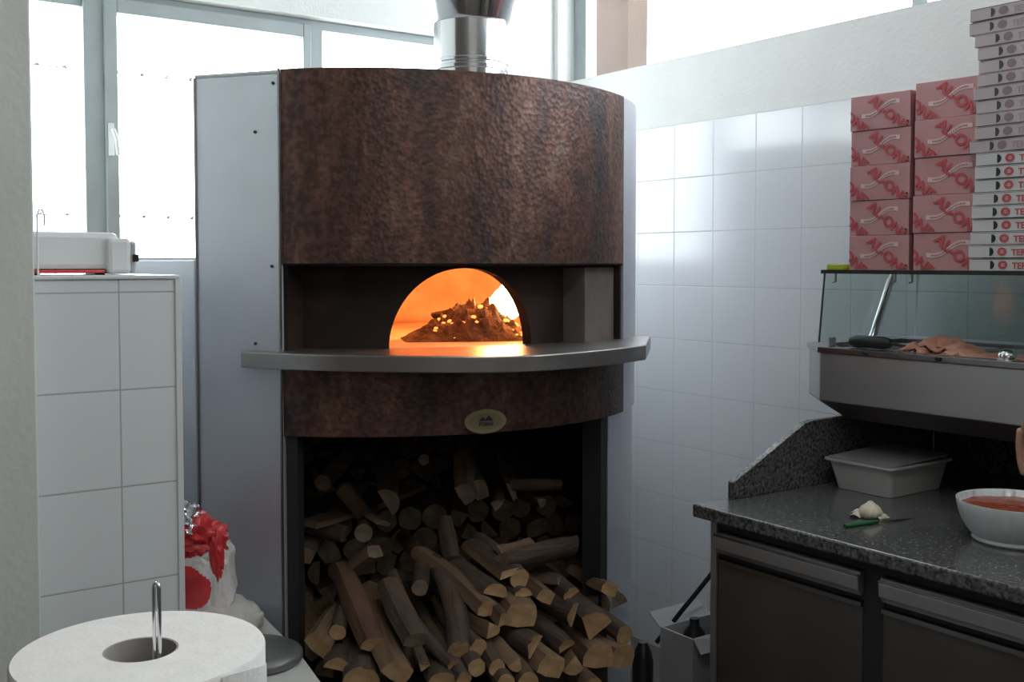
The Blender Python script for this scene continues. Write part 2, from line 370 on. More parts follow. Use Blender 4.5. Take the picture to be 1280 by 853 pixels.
for p, q in ((2.03, 3.61), (.254, 1.976), (W2[0]+.06, .2)):
    b = bmesh.new(); box(b, GL2+.01, GL2+.014, p, q, W2[2]+.012, W2[3]-.05); build('pane', b, 'glass', w2)
b = bmesh.new()
box(b, 3.30, 3.42, 3.77, 4.02, 0, 4.2)
o = build('wooden_post', b, 'post_wood'); o.rotation_euler = (0, 0, ANG); tag(o, 'brown wooden post standing outside the high window beside the corner', 'post')

# tiled half wall on the left
M['tiles_left'] = tile_mat('pale_wall_tiles', 1.425, .6104, (.64, .68, .68), (.36, .38, .38), ax=0, mort=.0018, rough=.22)
b = bmesh.new(); box(b, .44, .7245, 2.26, WB, 0, 1.452); struct('trim_3', b, 'tiles_left')
b = bmesh.new(); box(b, .44, .735, 2.255, WB, 1.452, 1.46); box(b, .7245, .738, 2.256, 2.30, 0, 1.455); struct('trim_4', b, 'white_plastic', bevel=.002)

# ------------------------------------------------------------------ pizza oven
OC = Vector((-.374, 3.331, 0)); RO = .751
def oc(phi, r, z=0):
    t = math.radians(phi); return Vector((OC.x+r*math.sin(t), OC.y-r*math.cos(t), z))
def arc(bm, p0, p1, r0, r1, z0, z1, n=48):
    """solid curved slab between radii r0<r1"""
    cols = []
    for i in range(n+1):
        ph = p0+(p1-p0)*i/n
        cols.append([bm.verts.new(oc(ph, r, z)) for r, z in ((r1, z0), (r1, z1), (r0, z1), (r0, z0))])
    for i in range(n):
        for k in range(4): bm.faces.new((cols[i][k], cols[i+1][k], cols[i+1][(k+1) % 4], cols[i][(k+1) % 4]))
    bm.faces.new(cols[0]); bm.faces.new(list(reversed(cols[-1])))
oven = thing('pizza_oven', 'large round wood-fired pizza oven clad in dark hammered copper and steel, fire in its arch', 'oven', OC)
ZT, ZH, ZL, ZB = 1.949, 1.483, 1.272, 1.065
PL, PR = -13.9, 66.0
b = bmesh.new(); arc(b, PL, PR, RO-.03, RO, ZH, ZT, 64); hood = build('hood', b, 'copper', oven, smooth=40, bevel=.002)
b = bmesh.new(); arc(b, PL, PR+1, RO-.03, RO-.002, ZB, 1.234, 64); build('lower_band', b, 'copper', oven, smooth=40, bevel=.002)
# hood underside and lid
b = bmesh.new(); arc(b, PL, PR, .60, RO-.004, ZH-.004, ZH+.012, 48); build('hood_underside', b, 'soot', oven)
L0 = oc(PL, RO); L1 = Vector((-.780, 2.678, 0)); L2 = Vector((-.90, 3.25, 0))
plan = [L2, L1, L0]+[oc(PL+(200-PL)*i/60, RO-.006) for i in range(1, 61)]
b = bmesh.new(); prism(b, [(p.x, p.y) for p in plan], ZT-.012, ZT-.002); build('lid_plate', b, 'steel', oven)
def wallpanel(name, p, q, z0, z1, m, t=.02, parent=oven, out=None):
    d = (q-p).normalized(); n = Vector((d.y, -d.x, 0))
    b = bmesh.new(); prism(b, [(p.x, p.y), (q.x, q.y), ((q-n*t).x, (q-n*t).y), ((p-n*t).x, (p-n*t).y)], z0, z1); return build(name, b, m, parent, bevel=.0025)
# left flank of stainless sheet
pan = wallpanel('side_panel', L1, L0, .0, ZT-.004, 'steel_panel')
wallpanel('side_panel', L2, L1+Vector((.002, .004, 0)), .0, ZT-.006, 'steel_panel')
b = bmesh.new()
for px, py in ((318, 165), (345, 105), (343, 333), (318, 430)):
    p = at(px, py, 2.62); d = (L0-L1).normalized(); nrm = Vector((d.y, -d.x, 0)); t = (p-L1).dot(d); base = L1+d*t+Vector((0, 0, p.z))
    tube(b, [base-nrm*.002, base+nrm*.003], .004, 8)
build('screw', b, 'dark_parts', oven)
# bright folded edge where copper meets sheet
b = bmesh.new(); tube(b, [L0+Vector((-.003, -.004, .0)), L0+Vector((-.003, -.004, ZT))], .0035, 8); build('corner_strip', b, 'steel_trim', oven)
b = bmesh.new(); tube(b, [L1+Vector((-.001, -.002, .0)), L1+Vector((-.001, -.002, ZT-.01))], .003, 8); build('corner_strip', b, 'steel_trim', oven)
fp0, fp1 = Vector((-1.0, 2.83, 0)), Vector((-.790, 2.688, 0))
o = wallpanel('steel_filler_panel', fp0, fp1, 0, 1.492, 'steel_panel', parent=None)
solo(o, fp0); tag(o, 'low steel sheet closing the gap between the tiled half wall and the oven', 'panel')
# right and rear skin
b = bmesh.new(); arc(b, PR+.15, 200, RO-.02, RO-.001, 1.234, ZT-.004, 60); build('side_panel', b, 'steel_panel', oven, smooth=40)
b = bmesh.new(); arc(b, 59.5, 200, RO-.02, RO-.010, 0, ZB-.001, 60); build('side_panel', b, 'steel_panel', oven, smooth=40)
b = bmesh.new(); arc(b, PR+1.1, 200, RO-.02, RO-.003, ZB, 1.233, 60); build('side_panel', b, 'steel_panel', oven, smooth=40)
b = bmesh.new(); arc(b, PL+.2, PL+2.4, RO-.05, RO-.012, .40, ZB, 3); build('post', b, 'dark_parts', oven)
b = bmesh.new(); arc(b, 56.5, 59.4, RO-.07, RO-.012, .40, ZB, 3); build('post', b, 'dark_parts', oven)
# recessed mouth front with its arch
AX, RF, HW, AH = 23.2, .655, .197, .200
b = bmesh.new(); n = 120; cols = []
def arch_z(s):     # height of the arch at arc distance s from its axis
    u = abs(s)/HW
    return 0 if u >= 1 else AH*(1-u**2.15)**(1/1.9)
phs = sorted(set([PL+.3+(PR-PL-.6)*i/n for i in range(n+1)]+[AX+math.degrees(HW*math.sin(PI/2*k/24)/RF)*s for k in range(25) for s in (-1, 1)]))
top = ZH-.004
for side in (0, 1):
    rr = RF if side == 0 else RF-.035
    cols.append([(b.verts.new(oc(ph, rr, ZL-.01+0*ph) if arch_z(math.radians(ph-AX)*RF) <= 0 else oc(ph, rr, ZL+arch_z(math.radians(ph-AX)*RF))), b.verts.new(oc(ph, rr, top))) for ph in phs])
for side in (0, 1):
    for i in range(len(phs)-1): b.faces.new((cols[side][i][0], cols[side][i+1][0], cols[side][i+1][1], cols[side][i][1]))
for i in range(len(phs)-1):
    b.faces.new((cols[0][i][0], cols[0][i+1][0], cols[1][i+1][0], cols[1][i][0])); b.faces.new((cols[0][i][1], cols[0][i+1][1], cols[1][i+1][1], cols[1][i][1]))
build('mouth_surround', b, 'soot', oven, smooth=35)
for ph in (PL+.35, PR-.35):        # cheeks of the recess
    p, q = oc(ph, RF-.01), oc(ph, RO-.008); d = (q-p).normalized(); nn = Vector((d.y, -d.x, 0))*.006
    b = bmesh.new(); prism(b, [(p+nn)[:2], (q+nn)[:2], (q-nn)[:2], (p-nn)[:2]], ZL-.01, ZH-.004); build('recess_cheek', b, 'soot', oven)
b = bmesh.new(); arc(b, 51.5, PR-.8, RF-.01, RO-.024, ZL-.002, ZH-.008, 14); build('stone_block', b, 'stone', oven, bevel=.003, smooth=40)
# ledge
edge = [(300, 2.600), (322, 2.565), (350, 2.542), (420, 2.500), (500, 2.474), (560, 2.462), (610, 2.462), (660, 2.485), (700, 2.535), (740, 2.605), (775, 2.690), (808, 2.80)]
outer = [Vector(((px-640)/F*Y, Y, 0)) for px, Y in edge]
def cr_spline(P, k=6):
    out = []
    for i in range(len(P)-1):
        p0, p1, p2, p3 = P[max(i-1, 0)], P[i], P[i+1], P[min(i+2, len(P)-1)]
        for j in range(k):
            t = j/k; out.append(.5*((2*p1)+(p2-p0)*t+(2*p0-5*p1+4*p2-p3)*t*t+(3*p1-p0-3*p2+p3)*t**3))
    return out+[P[-1]]
outer = cr_spline(outer)
inner = [oc(ph, RF-.02) for ph in [72-i*(72+12)/40 for i in range(41)]]
poly = outer+[oc(77, .80), oc(76, .70)]+inner+[L0+Vector((-.0, .03, 0)), L0+Vector((-.105, .055, 0))]
b = bmesh.new(); prism(b, [(p.x, p.y) for p in poly], 1.233, ZL); ledge = build('ledge', b, 'steel_ledge', oven, bevel=.003)
# badge on the lower band
bp = oc(31.5, RO); 
bphi = 35.0
c0 = oc(bphi, RO); best = min(range(0, 600), key=lambda i: abs(640+F*oc(i*.1, RO).x/oc(i*.1, RO).y-606)); bphi = best*.1
bz = at(606, 527, oc(bphi, RO).y).z
tn = Vector((math.cos(math.radians(bphi)), math.sin(math.radians(bphi)), 0)); nr = Vector((math.sin(math.radians(bphi)), -math.cos(math.radians(bphi)), 0))
def oval(rx, rz, o0, o1, seg=40):
    bb = bmesh.new(); A, B = [], []
    for i in range(seg):
        t = 2*PI*i/seg; s = rx*math.cos(t); ph = bphi+math.degrees(s/RO)
        A.append(bb.verts.new(oc(ph, RO+o0, bz+rz*math.sin(t)))); B.append(bb.verts.new(oc(ph, RO+o1, bz+rz*math.sin(t))))
    bb.faces.new(A); bb.faces.new(B)
    for i in range(seg): bb.faces.new((A[i], A[(i+1) % seg], B[(i+1) % seg], B[i]))
    return bb
badge = build('badge', oval(.056, .030, -.004, .005), 'brass', oven, bevel=.001)
build('badge_face', oval(.043, .020, .005, .0065), 'badge_face', badge)
BM = Matrix.Translation(oc(bphi, RO+.0075, bz)) @ Matrix.Rotation(math.radians(bphi), 4, 'Z')
b = text_bm('FORNI', .013, 0, -.006, bold=.0002); em = bmesh.new(); 
tri = [(-.020, 0, .002), (-.010, 0, .013), (-.002, 0, .006), (.007, 0, .016), (.019, 0, .002)]
vs = [em.verts.new(v) for v in tri]; em.faces.new(vs); join_bm(b, em); b.transform(BM)
build('badge_emblem', b, 'black', badge)
# fire chamber
b = bmesh.new(); prism(b, [oc(i*5, .60)[:2] for i in range(72)], ZL-.06, ZL-.004); build('hearth_floor', b, 'hearth', oven)
b = bmesh.new(); RC = .60; HC = .34; rows, seg = 16, 72; rings = []
for k in range(rows+1):
    t = PI/2*k/rows; r = RC*math.cos(t)**.8 if k < rows else 0.001; z = ZL-.006+HC*math.sin(t)
    rings.append([b.verts.new(oc(360*i/seg, max(r, .001), z)) for i in range(seg)])
for k in range(rows):
    for i in range(seg):
        ph = 360*(i+.5)/seg; zc = (rings[k][i].co.z+rings[k+1][i].co.z)/2
        dph = (ph-AX+180) % 360-180
        if abs(math.radians(dph))*RC < HW+.06 and zc < ZL+.235: continue
        b.faces.new((rings[k][i], rings[k][(i+1) % seg], rings[k+1][(i+1) % seg], rings[k+1][i]))
build('fire_chamber', b, 'brick', oven, smooth=50, solid=-.03)
# storage lining and plinth
b = bmesh.new(); prism(b, [oc(PL-2+i*(70)/40, RO+.03)[:2] for i in range(41)]+[oc(57+i*10, RO-.03)[:2] for i in range(28)], 0, .44)
build('plinth', b, 'plinth', oven)
b = bmesh.new(); arc(b, 59.8, 346, RO-.05, RO-.022, .44, 1.20, 70); build('storage_lining', b, 'dark_inner', oven, smooth=40)
b = bmesh.new(); prism(b, [oc(i*6, RO-.06)[:2] for i in range(60)], 1.075, 1.20); build('storage_ceiling', b, 'dark_inner', oven)

# flue pipe on the oven
fp = Vector((-.110, 2.87, 0)); k = .0952
flue = thing('flue_pipe', 'shiny steel flue pipe rising from the top of the pizza oven', 'pipe', fp+Vector((0, 0, ZT-.002)))
b = bmesh.new(); lathe(b, [(k, ZT-.002), (k, 1.985), (k+.006, 1.987), (k+.006, 1.995), (k, 1.998), (k, 2.004), (k+.006, 2.006), (k+.006, 2.012), (k, 2.015), (k, 2.115)], 56, (fp.x, fp.y)); build('lower_pipe', b, 'chrome', flue, smooth=35)
b = bmesh.new(); lathe(b, [(k+.001, 2.11), (k+.008, 2.118), (.118, 2.168), (.121, 2.172), (.121, 2.18), (.118, 2.184), (.118, CZ)], 56, (fp.x, fp.y)); build('upper_pipe', b, 'chrome', flue, smooth=35)
b = bmesh.new(); arcpts = [(fp.x+.1195*math.sin(t), fp.y-.1195*math.cos(t)) for t in [-.35+.1*i for i in range(8)]]
for i in range(7):
    f = [b.verts.new((arcpts[i][0], arcpts[i][1], 2.19)), b.verts.new((arcpts[i+1][0], arcpts[i+1][1], 2.19)), b.verts.new((arcpts[i+1][0], arcpts[i+1][1], 2.22)), b.verts.new((arcpts[i][0], arcpts[i][1], 2.22))]; b.faces.new(f)
build('pipe_label', b, 'box_white', flue)

# fire: embers, charred wood, flame
random.seed(4)
b = bmesh.new()
nx, ny = 60, 26
def ember_h(u, v):
    e = max(0, 1-abs(u)**2.2)*max(0, 1-abs(v)**2); pk = .074+.018*math.sin(u*3+.6)+.004*u
    nz = noise.noise(Vector((u*6, v*4, .3)))*.5+noise.noise(Vector((u*14, v*10, 4)))*.45
    return max(0, e*pk*(1.15+.75*nz))
ec = Vector((-.128, 3.08, ZL-.006)); ea, eb = Vector((.185, .03, 0)), Vector((-.02, .11, 0)); G = []
for i in range(nx+1):
    G.append([b.verts.new(ec+ea*(2*i/nx-1)+eb*(2*j/ny-1)+Vector((0, 0, ember_h(2*i/nx-1, 2*j/ny-1)+.001))) for j in range(ny+1)])
for i in range(nx):
    for j in range(ny): b.faces.new((G[i][j], G[i+1][j], G[i+1][j+1], G[i][j+1]))
o = build('ember_heap', b, 'ash', smooth=30); solo(o, ec); tag(o, 'heap of charred wood and ash on the oven floor inside the arch', 'embers', kind='stuff')
b = bmesh.new()
for i in range(60):
    u, v = random.uniform(-.6, .95), random.uniform(-.9, .5)
    if random.random() < .35*(1-u): continue
    p = ec+ea*u+eb*v+Vector((0, 0, ember_h(u, v))); s = random.uniform(.003, .009)
    bmesh.ops.create_icosphere(b, subdivisions=1, radius=s, matrix=Matrix.Translation(p) @ Matrix.Rotation(random.random()*3, 4, (1, .4, .2)) @ Matrix.Diagonal((1.3, .8, .7, 1)))
o = build('glowing_coals', b, 'ember_glow'); solo(o, ec); tag(o, 'glowing orange coals among the ash heap in the oven', 'coals', kind='stuff')
for j, (u, v, l, r, az) in enumerate(((.25, -.25, .13, .016, .5), (-.15, .0, .15, .014, -.3), (.55, .1, .12, .018, 1.0), (.05, -.5, .10, .012, .2))):
    p = ec+ea*u+eb*v+Vector((0, 0, ember_h(u, v)*.75+.008)); d = Vector((math.cos(az), math.sin(az), .10))
    b = bmesh.new(); tube(b, [p-d*l/2, p-d*l*.1+Vector((0, 0, .003)), p+d*l*.2, p+d*l/2], [r*.8, r, r*.95, r*.6], 9)
    for vv in b.verts: vv.co += Vector((noise.noise(vv.co*60), noise.noise(vv.co*60+Vector((9, 0, 0))), noise.noise(vv.co*60+Vector((0, 9, 0)))))*.006
    o = build('charred_log', b, 'ash', smooth=30); solo(o, p)
    tag(o, ('charred log lying nearest the flame, right side of the ember heap', 'charred log along the left slope of the ember heap', 'charred log under the flame at the back right', 'small charred log at the front foot of the ember heap')[j] if j else 'charred log across the middle of the ember heap', 'log', 'charred logs in the fire')
fl = at(632, 380, 3.10)
b = bmesh.new()
for dx, dy, s, h in ((-.012, 0, .036, .092), (-.016, .015, .024, .07), (.018, .01, .026, .075), (.005, -.01, .022, .06), (-.004, .02, .026, .105)):
    prof = [(s*max(0, math.sin(PI*t**.9))**.6*(1-.12*t)+.0006, fl.z-.045+h*t) for t in [i/20 for i in range(21)]]
    lathe(b, prof, 28, (fl.x+dx, fl.y+dy), True, True, fn=lambda r, z, t: r*(1+.2*noise.noise(Vector((math.cos(t)*2, math.sin(t)*2, z*30)))))
o = build('flame', b, 'flame', smooth=60); solo(o, (fl.x, fl.y, fl.z-.045)); tag(o, 'bright flame on the right side inside the oven arch', 'flame')
lt = bpy.data.lights.new('firelight', 'POINT'); lt.energy = 18.0; lt.color = (1, .30, .085); lt.shadow_soft_size = .04
lo = bpy.data.objects.new('firelight', lt); COL.objects.link(lo); lo.location = fl+Vector((-.02, .085, .05))

# ------------------------------------------------------------------ firewood
def log_mesh(kind, r, L, seed, bark='bark', end='cut'):
    """log lying along +y from its front end at y=0; cross-section in x/z"""
    rnd = random.Random(seed); pts = []; flat = set()
    if kind == 'round':
        pts = [(r*math.cos(2*PI*i/14)*(1+.06*rnd.uniform(-1, 1)), r*math.sin(2*PI*i/14)*(1+.06*rnd.uniform(-1, 1))) for i in range(14)]
    elif kind == 'half':
        pts = [(r*math.cos(PI*i/9)*(1+.04*rnd.uniform(-1, 1)), r*.95*math.sin(PI*i/9)-r*.4) for i in range(10)]; flat = {9}
    elif kind == 'wedge':
        pts = [(-.1*r, -r*.75)]+[(r*math.cos(a), -r*.75+1.5*r*math.sin(a)) for a in [math.radians(48+i*84/7) for i in range(8)]]; pts = [(x*1.25, z) for x, z in pts]; flat = {0, 8}
    elif kind == 'block':
        pts = [(-r, -r*.62), (-.1*r, -r*.75), (r, -r*.6), (r*1.05, .1*r), (r*.85, r*.7), (0, r*.8), (-r*.8, r*.62), (-r*1.02, 0)]; flat = set(range(8)) if rnd.random() < .6 else {0, 1, 2, 3}
    elif kind == 'slab':
        pts = [(-r, -r*.30), (r, -r*.26), (r*1.0, r*.22), (r*.3, r*.34), (-r*.6, r*.33)]; flat = {0, 1, 4}
    bm = bmesh.new(); n = len(pts); st = 6; rings = []
    bend = rnd.uniform(-.02, .02); bz_ = rnd.uniform(-.012, .012)
    for k in range(st+1):
        t = k/st; y = L*t; sc = 1+.10*math.sin(t*3+rnd.random())
        off = (bend*math.sin(PI*t)*L*3, bz_*math.sin(PI*t)*L*3)
        rings.append([bm.verts.new((x*sc+off[0]+(rnd.uniform(-.03, .03)*r if 0 < k < st else 0), y+(rnd.uniform(-.004, .004)), z*sc+off[1]+(rnd.uniform(-.03, .03)*r if 0 < k < st else 0))) for x, z in pts])
    for k in range(st):
        for i in range(n):
            f = bm.faces.new((rings[k][i], rings[k][(i+1) % n], rings[k+1][(i+1) % n], rings[k+1][i])); f.material_index = 1 if i in flat else 0
    for ring in (rings[0], rings[-1]):
        f = bm.faces.new(ring if ring is rings[0] else list(reversed(ring))); f.material_index = 2
    me = bpy.data.meshes.new('firewood'); bmesh.ops.recalc_face_normals(bm, faces=bm.faces); bm.to_mesh(me); bm.free()
    for x in (bark, 'split', end): me.materials.append(M[x])
    me.shade_smooth(); me.set_sharp_from_angle(angle=math.radians(38))
    return me
def log(me, p, yaw, tilt, roll, label, group):
    """p: centre of the front end; yaw: direction the log runs away from us (deg left of straight back); tilt: rise towards the back"""
    o = bpy.data.objects.new('firewood_log', me); COL.objects.link(o)
    o.matrix_world = Matrix.Translation(p) @ Matrix.Rotation(math.radians(yaw*.72-3), 4, 'Z') @ Matrix.Rotation(math.radians(tilt*.75+2), 4, 'X') @ Matrix.Rotation(math.radians(roll), 4, 'Y')
    return tag(o, label, 'log', group)
def zfront(px, py): return 2.43+max(0, (px-640)/150)*.30+(853-py)*.0016+max(0, (480-px)/100)*.05
HEAP = 'firewood at the front of the heap'
fw = [  # px, py, radius px, kind, yaw, tilt, roll, length, bark, label
 (650, 724, 12, 'round', 35, 4, 0, .30, 'bark', 'round log with pale end, topmost of the front heap'),
 (636, 717, 13, 'slab', 40, 3, -12, .25, 'bark', 'thin pale slab lying on top of the front heap'),
 (621, 739, 17, 'half', 42, 3, 18, .32, 'bark', 'big half-round log near the top left of the front heap'),
 (609, 762, 12, 'block', 52, 12, 12, .34, 'bark', 'long squared log with its body running up to the left'),
 (654, 742, 11, 'half', 35, 3, -4, .28, 'bark', 'small half-round log just under the topmost round one'),
 (682, 746, 11, 'block', 35, 3, 30, .26, 'bark', 'small squared pale end right of the heap top'),
 (713, 743, 12, 'half', 48, 6, -30, .34, 'bark', 'half-round log above the long thick one, right of centre'),
 (716, 769, 15, 'half', 62, 2, -70, .36, 'bark', 'thick log seen along its side with bright right end'),
 (630, 777, 13, 'wedge', 45, 8, 40, .30, 'bark', 'wedge-shaped end between the squared log and the dark chunk'),
 (615, 788, 13, 'wedge', 45, 6, 150, .30, 'bark', 'wedge end pointing down, left of centre in the heap'),
 (651, 770, 20, 'block', 30, 0, 10, .22, 'bark2', 'dark bark-covered chunk in the middle of the heap'),
 (744, 784, 25, 'wedge', 30, 0, 12, .30, 'bark', 'biggest triangular split end on the right of the heap'),
 (780, 794, 12, 'round', 48, 4, 0, .28, 'bark', 'round log end at the far right edge of the heap'),
 (762, 737, 10, 'block', 35, -5, 28, .22, 'split', 'small pale block set against the right oven post'),
 (598, 810, 11, 'round', 35, 5, 0, .30, 'bark', 'round pale end left of centre, above two round ends'),
 (667, 808, 15, 'half', 62, 2, -55, .36, 'bark', 'half log running left with pale right end, low centre'),
 (708, 808, 13, 'half', 50, 3, -20, .32, 'bark', 'half-round end under the thick side-on log'),
 (689, 833, 19, 'block', 48, 3, 25, .34, 'split', 'broad pale squared end at the bottom centre right'),
 (596, 835, 11, 'round', 32, 2, 0, .30, 'bark', 'left one of two small round ends low in the heap'),
 (621, 835, 11, 'round', 32, 2, 0, .30, 'bark', 'right one of two small round ends low in the heap'),
 (574, 815, 15, 'round', 24, 24, 0, .36, 'bark', 'long dark log leaning steeply, left of the pale ends'),
 (567, 832, 8, 'round', 50, 30, 0, .34, 'bark', 'thin branch leaning up to the left through the heap'),
 (530, 834, 9, 'wedge', 35, 20, 20, .34, 'bark', 'small wedge end left of the thin branch'),
 (553, 850, 18, 'half', 20, 2, 0, .30, 'bark', 'wide half-round end at the bottom edge, centre left'),
 (453, 846, 22, 'half', 10, 2, 8, .30, 'bark', 'large half-round end at the bottom left'),
 (422, 832, 16, 'half', 10, 3, 14, .28, 'bark', 'half-moon pale end beside the white sheet'),
 (398, 806, 16, 'block', -14, 3, 40, .26, 'split', 'orange-brown squared log at the far left of the heap'),
 (466, 806, 14, 'block', 38, 26, 15, .30, 'bark2', 'long squared log leaning up to the left'),
 (497, 840, 18, 'block', 28, 16, 40, .36, 'bark2', 'reddish chunk low in the left half of the heap'),
 (748, 822, 19, 'block', 30, 0, 5, .26, 'bark2', 'brown chunk under the biggest triangular end'),
 (779, 822, 18, 'block', 60, 0, 12, .22, 'split', 'rough brown block at the bottom right corner of the heap'),
 (645, 831, 12, 'wedge', 40, 2, 200, .28, 'bark2', 'dark wedge pointing down at the bottom centre'),
 (717, 832, 17, 'wedge', 35, 0, 180, .26, 'bark2', 'dark wedge between the broad squared end and brown chunk'),
 (580, 850, 10, 'round', 35, 8, 0, .30, 'bark', 'small round end cut by the bottom edge, centre left'),
 (633, 855, 12, 'round', 32, 0, 0, .28, 'bark', 'round end cut by the bottom edge below the two small ones'),
 (660, 853, 13, 'round', 32, 0, 0, .28, 'bark2', 'dark round end at the bottom edge, left of the broad squared end'),
 (741, 856, 15, 'half', 36, 0, 0, .26, 'bark2', 'dark half log at the bottom edge under the brown chunk'),
 (422, 791, 10, 'round', 10, 5, 0, .25, 'bark', 'small dark round end behind the orange-brown log'),
]
for i, (px, py, rp, kind, yaw, tilt, roll, L, bk, lab) in enumerate(fw):
    Y = zfront(px, py); r = rp*Y/F
    log(log_mesh(kind, r, L, i+11, bk), at(px, py, Y), yaw, tilt, roll, lab, HEAP)
DEEP = 'firewood in the dark of the storage'
fd = [
 (525, 735, 10, 'round', 20, 0, 0, .25, 2.66, 'dim round end behind the front heap, centre left'),
 (454, 667, 11, 'round', 10, 0, 0, .25, 2.82, 'dim round end halfway up the dark storage, left'),
 (488, 626, 18, 'half', 15, 5, 60, .25, 2.86, 'large dim half-round end high in the storage, left of centre'),
 (404, 604, 10, 'round', -5, 0, 0, .25, 2.88, 'dim round end high at the left of the storage'),
 (530, 575, 7, 'round', 10, 0, 0, .22, 3.0, 'smallest dim round end just under the copper band'),
 (621, 633, 9, 'wedge', 10, 0, 0, .25, 2.92, 'dim wedge end high in the right half of the storage'),
 (676, 628, 8, 'wedge', 20, 0, 120, .25, 3.0, 'dim wedge end at the right of the high row'),
 (582, 617, 13, 'block', 10, 10, 60, .25, 2.9, 'dim squared end high in the middle of the storage'),
 (600, 612, 12, 'block', 10, 0, 75, .25, 2.95, 'dim upright squared end in the middle of the storage'),
 (378, 694, 13, 'block', 0, 0, 20, .25, 2.78, 'dim squared end against the left oven post'),
 (385, 655, 14, 'slab', -40, 0, 5, .28, 2.80, 'dim flat board end above the squared one at the left post'),
 (640, 614, 12, 'slab', 10, 0, 70, .25, 2.98, 'dim upright board end right of the squared ones'),
]
for i, (px, py, rp, kind, yaw, tilt, roll, L, Y, lab) in enumerate(fd):
    log(log_mesh(kind, rp*Y/F, L+.2, i+211, 'bark', 'shaded_end'), at(px, py, Y), yaw, tilt, roll, lab, DEEP)
def side_log(p, q, r, kind, seed, roll, lab, bark='bark'):
    d = q-p; L = d.length; me = log_mesh(kind, r, L, seed, bark, 'shaded_end')
    o = bpy.data.objects.new('firewood_log', me); COL.objects.link(o)
    o.matrix_world = Matrix.Translation(p) @ d.to_track_quat('Y', 'Z').to_matrix().to_4x4() @ Matrix.Rotation(math.radians(roll), 4, 'Y')
    tag(o, lab, 'log', DEEP)
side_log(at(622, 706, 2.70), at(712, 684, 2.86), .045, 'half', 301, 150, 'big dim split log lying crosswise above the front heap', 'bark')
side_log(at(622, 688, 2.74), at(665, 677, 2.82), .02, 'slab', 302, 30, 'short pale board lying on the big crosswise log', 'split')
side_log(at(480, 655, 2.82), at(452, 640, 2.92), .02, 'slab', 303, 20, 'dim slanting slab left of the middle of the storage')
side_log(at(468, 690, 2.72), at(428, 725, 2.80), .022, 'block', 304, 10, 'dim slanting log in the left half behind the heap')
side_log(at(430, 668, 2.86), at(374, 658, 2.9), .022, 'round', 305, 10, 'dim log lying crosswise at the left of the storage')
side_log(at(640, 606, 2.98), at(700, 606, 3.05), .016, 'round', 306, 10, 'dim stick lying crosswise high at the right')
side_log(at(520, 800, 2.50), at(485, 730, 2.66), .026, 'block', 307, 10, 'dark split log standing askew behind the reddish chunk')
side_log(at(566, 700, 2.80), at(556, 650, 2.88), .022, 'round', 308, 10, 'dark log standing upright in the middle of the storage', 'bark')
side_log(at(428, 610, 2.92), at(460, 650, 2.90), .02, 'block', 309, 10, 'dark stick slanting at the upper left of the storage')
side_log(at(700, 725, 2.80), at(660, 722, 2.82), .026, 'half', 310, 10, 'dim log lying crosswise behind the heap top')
# the mass of the stack behind and below
random.seed(8)
pool = [log_mesh(random.choice(['round', 'half', 'wedge', 'block']), random.uniform(.030, .037), .30, 400+i, random.choice(['bark', 'bark2']), 'shaded_end') for i in range(12)]
ax = Vector((math.sin(math.radians(24)), -math.cos(math.radians(24)), 0)); lat = Vector((math.cos(math.radians(24)), math.sin(math.radians(24)), 0))
cnt = 0
for row, (dep, zmax) in enumerate(((.60, .56), (.20, .76), (-.24, .98))):     # distance of front ends from the oven axis
    k = 0; z = .475
    while z < zmax:
        nl = 15; 
        for j in range(nl):
            s = (j-(nl-1)/2)*.072+(.036 if k % 2 else 0); dd = dep+random.uniform(-.03, .02)
            if math.hypot(s, dd) > RO-.05 or (row == 2 and math.hypot(s, dd-.3) > RO-.08): 
                if row != 0 or math.hypot(s, dd) > RO+.02: continue
            p = OC+ax*dd+lat*s+Vector((0, 0, z+random.uniform(-.004, .004)))
            log(random.choice(pool), p, 24+random.uniform(-6, 6), random.uniform(-2, 2), random.uniform(0, 360), 'dim log stacked deep in the dark storage under the oven', 'dim logs stacked deep under the oven'); cnt += 1
        z += .064; k += 1
print('deep logs', cnt)

# ------------------------------------------------------------------ things left of the oven
ft = thing('low_table', 'low table under a white sheet beside the oven, holding sacks and a grey lid', 'table', (-.70, 2.36, 0))
tp = [atz(404, 856, .63), atz(374, 815, .63), Vector((-.60, 2.58, 0)), Vector((-.80, 2.63, 0)), Vector((-.745, 2.24, 0)), Vector((-.55, 2.0, 0))]
b = bmesh.new(); prism(b, [(p.x, p.y) for p in tp], .60, .63); build('table_top', b, 'white_plastic', ft, bevel=.004)
for q in ((-.46, 2.18), (-.60, 2.14), (-.56, 2.5), (-.72, 2.5)):
    b = bmesh.new(); tube(b, [(q[0], q[1], 0), (q[0], q[1], .605)], .014, 10); build('leg', b, 'steel', ft)
b = bmesh.new(); prism(b, [(p.x*1.003-.002, p.y-.004) for p in tp], 0.6305, .634); sh = build('sheet', b, 'sheet', ft)
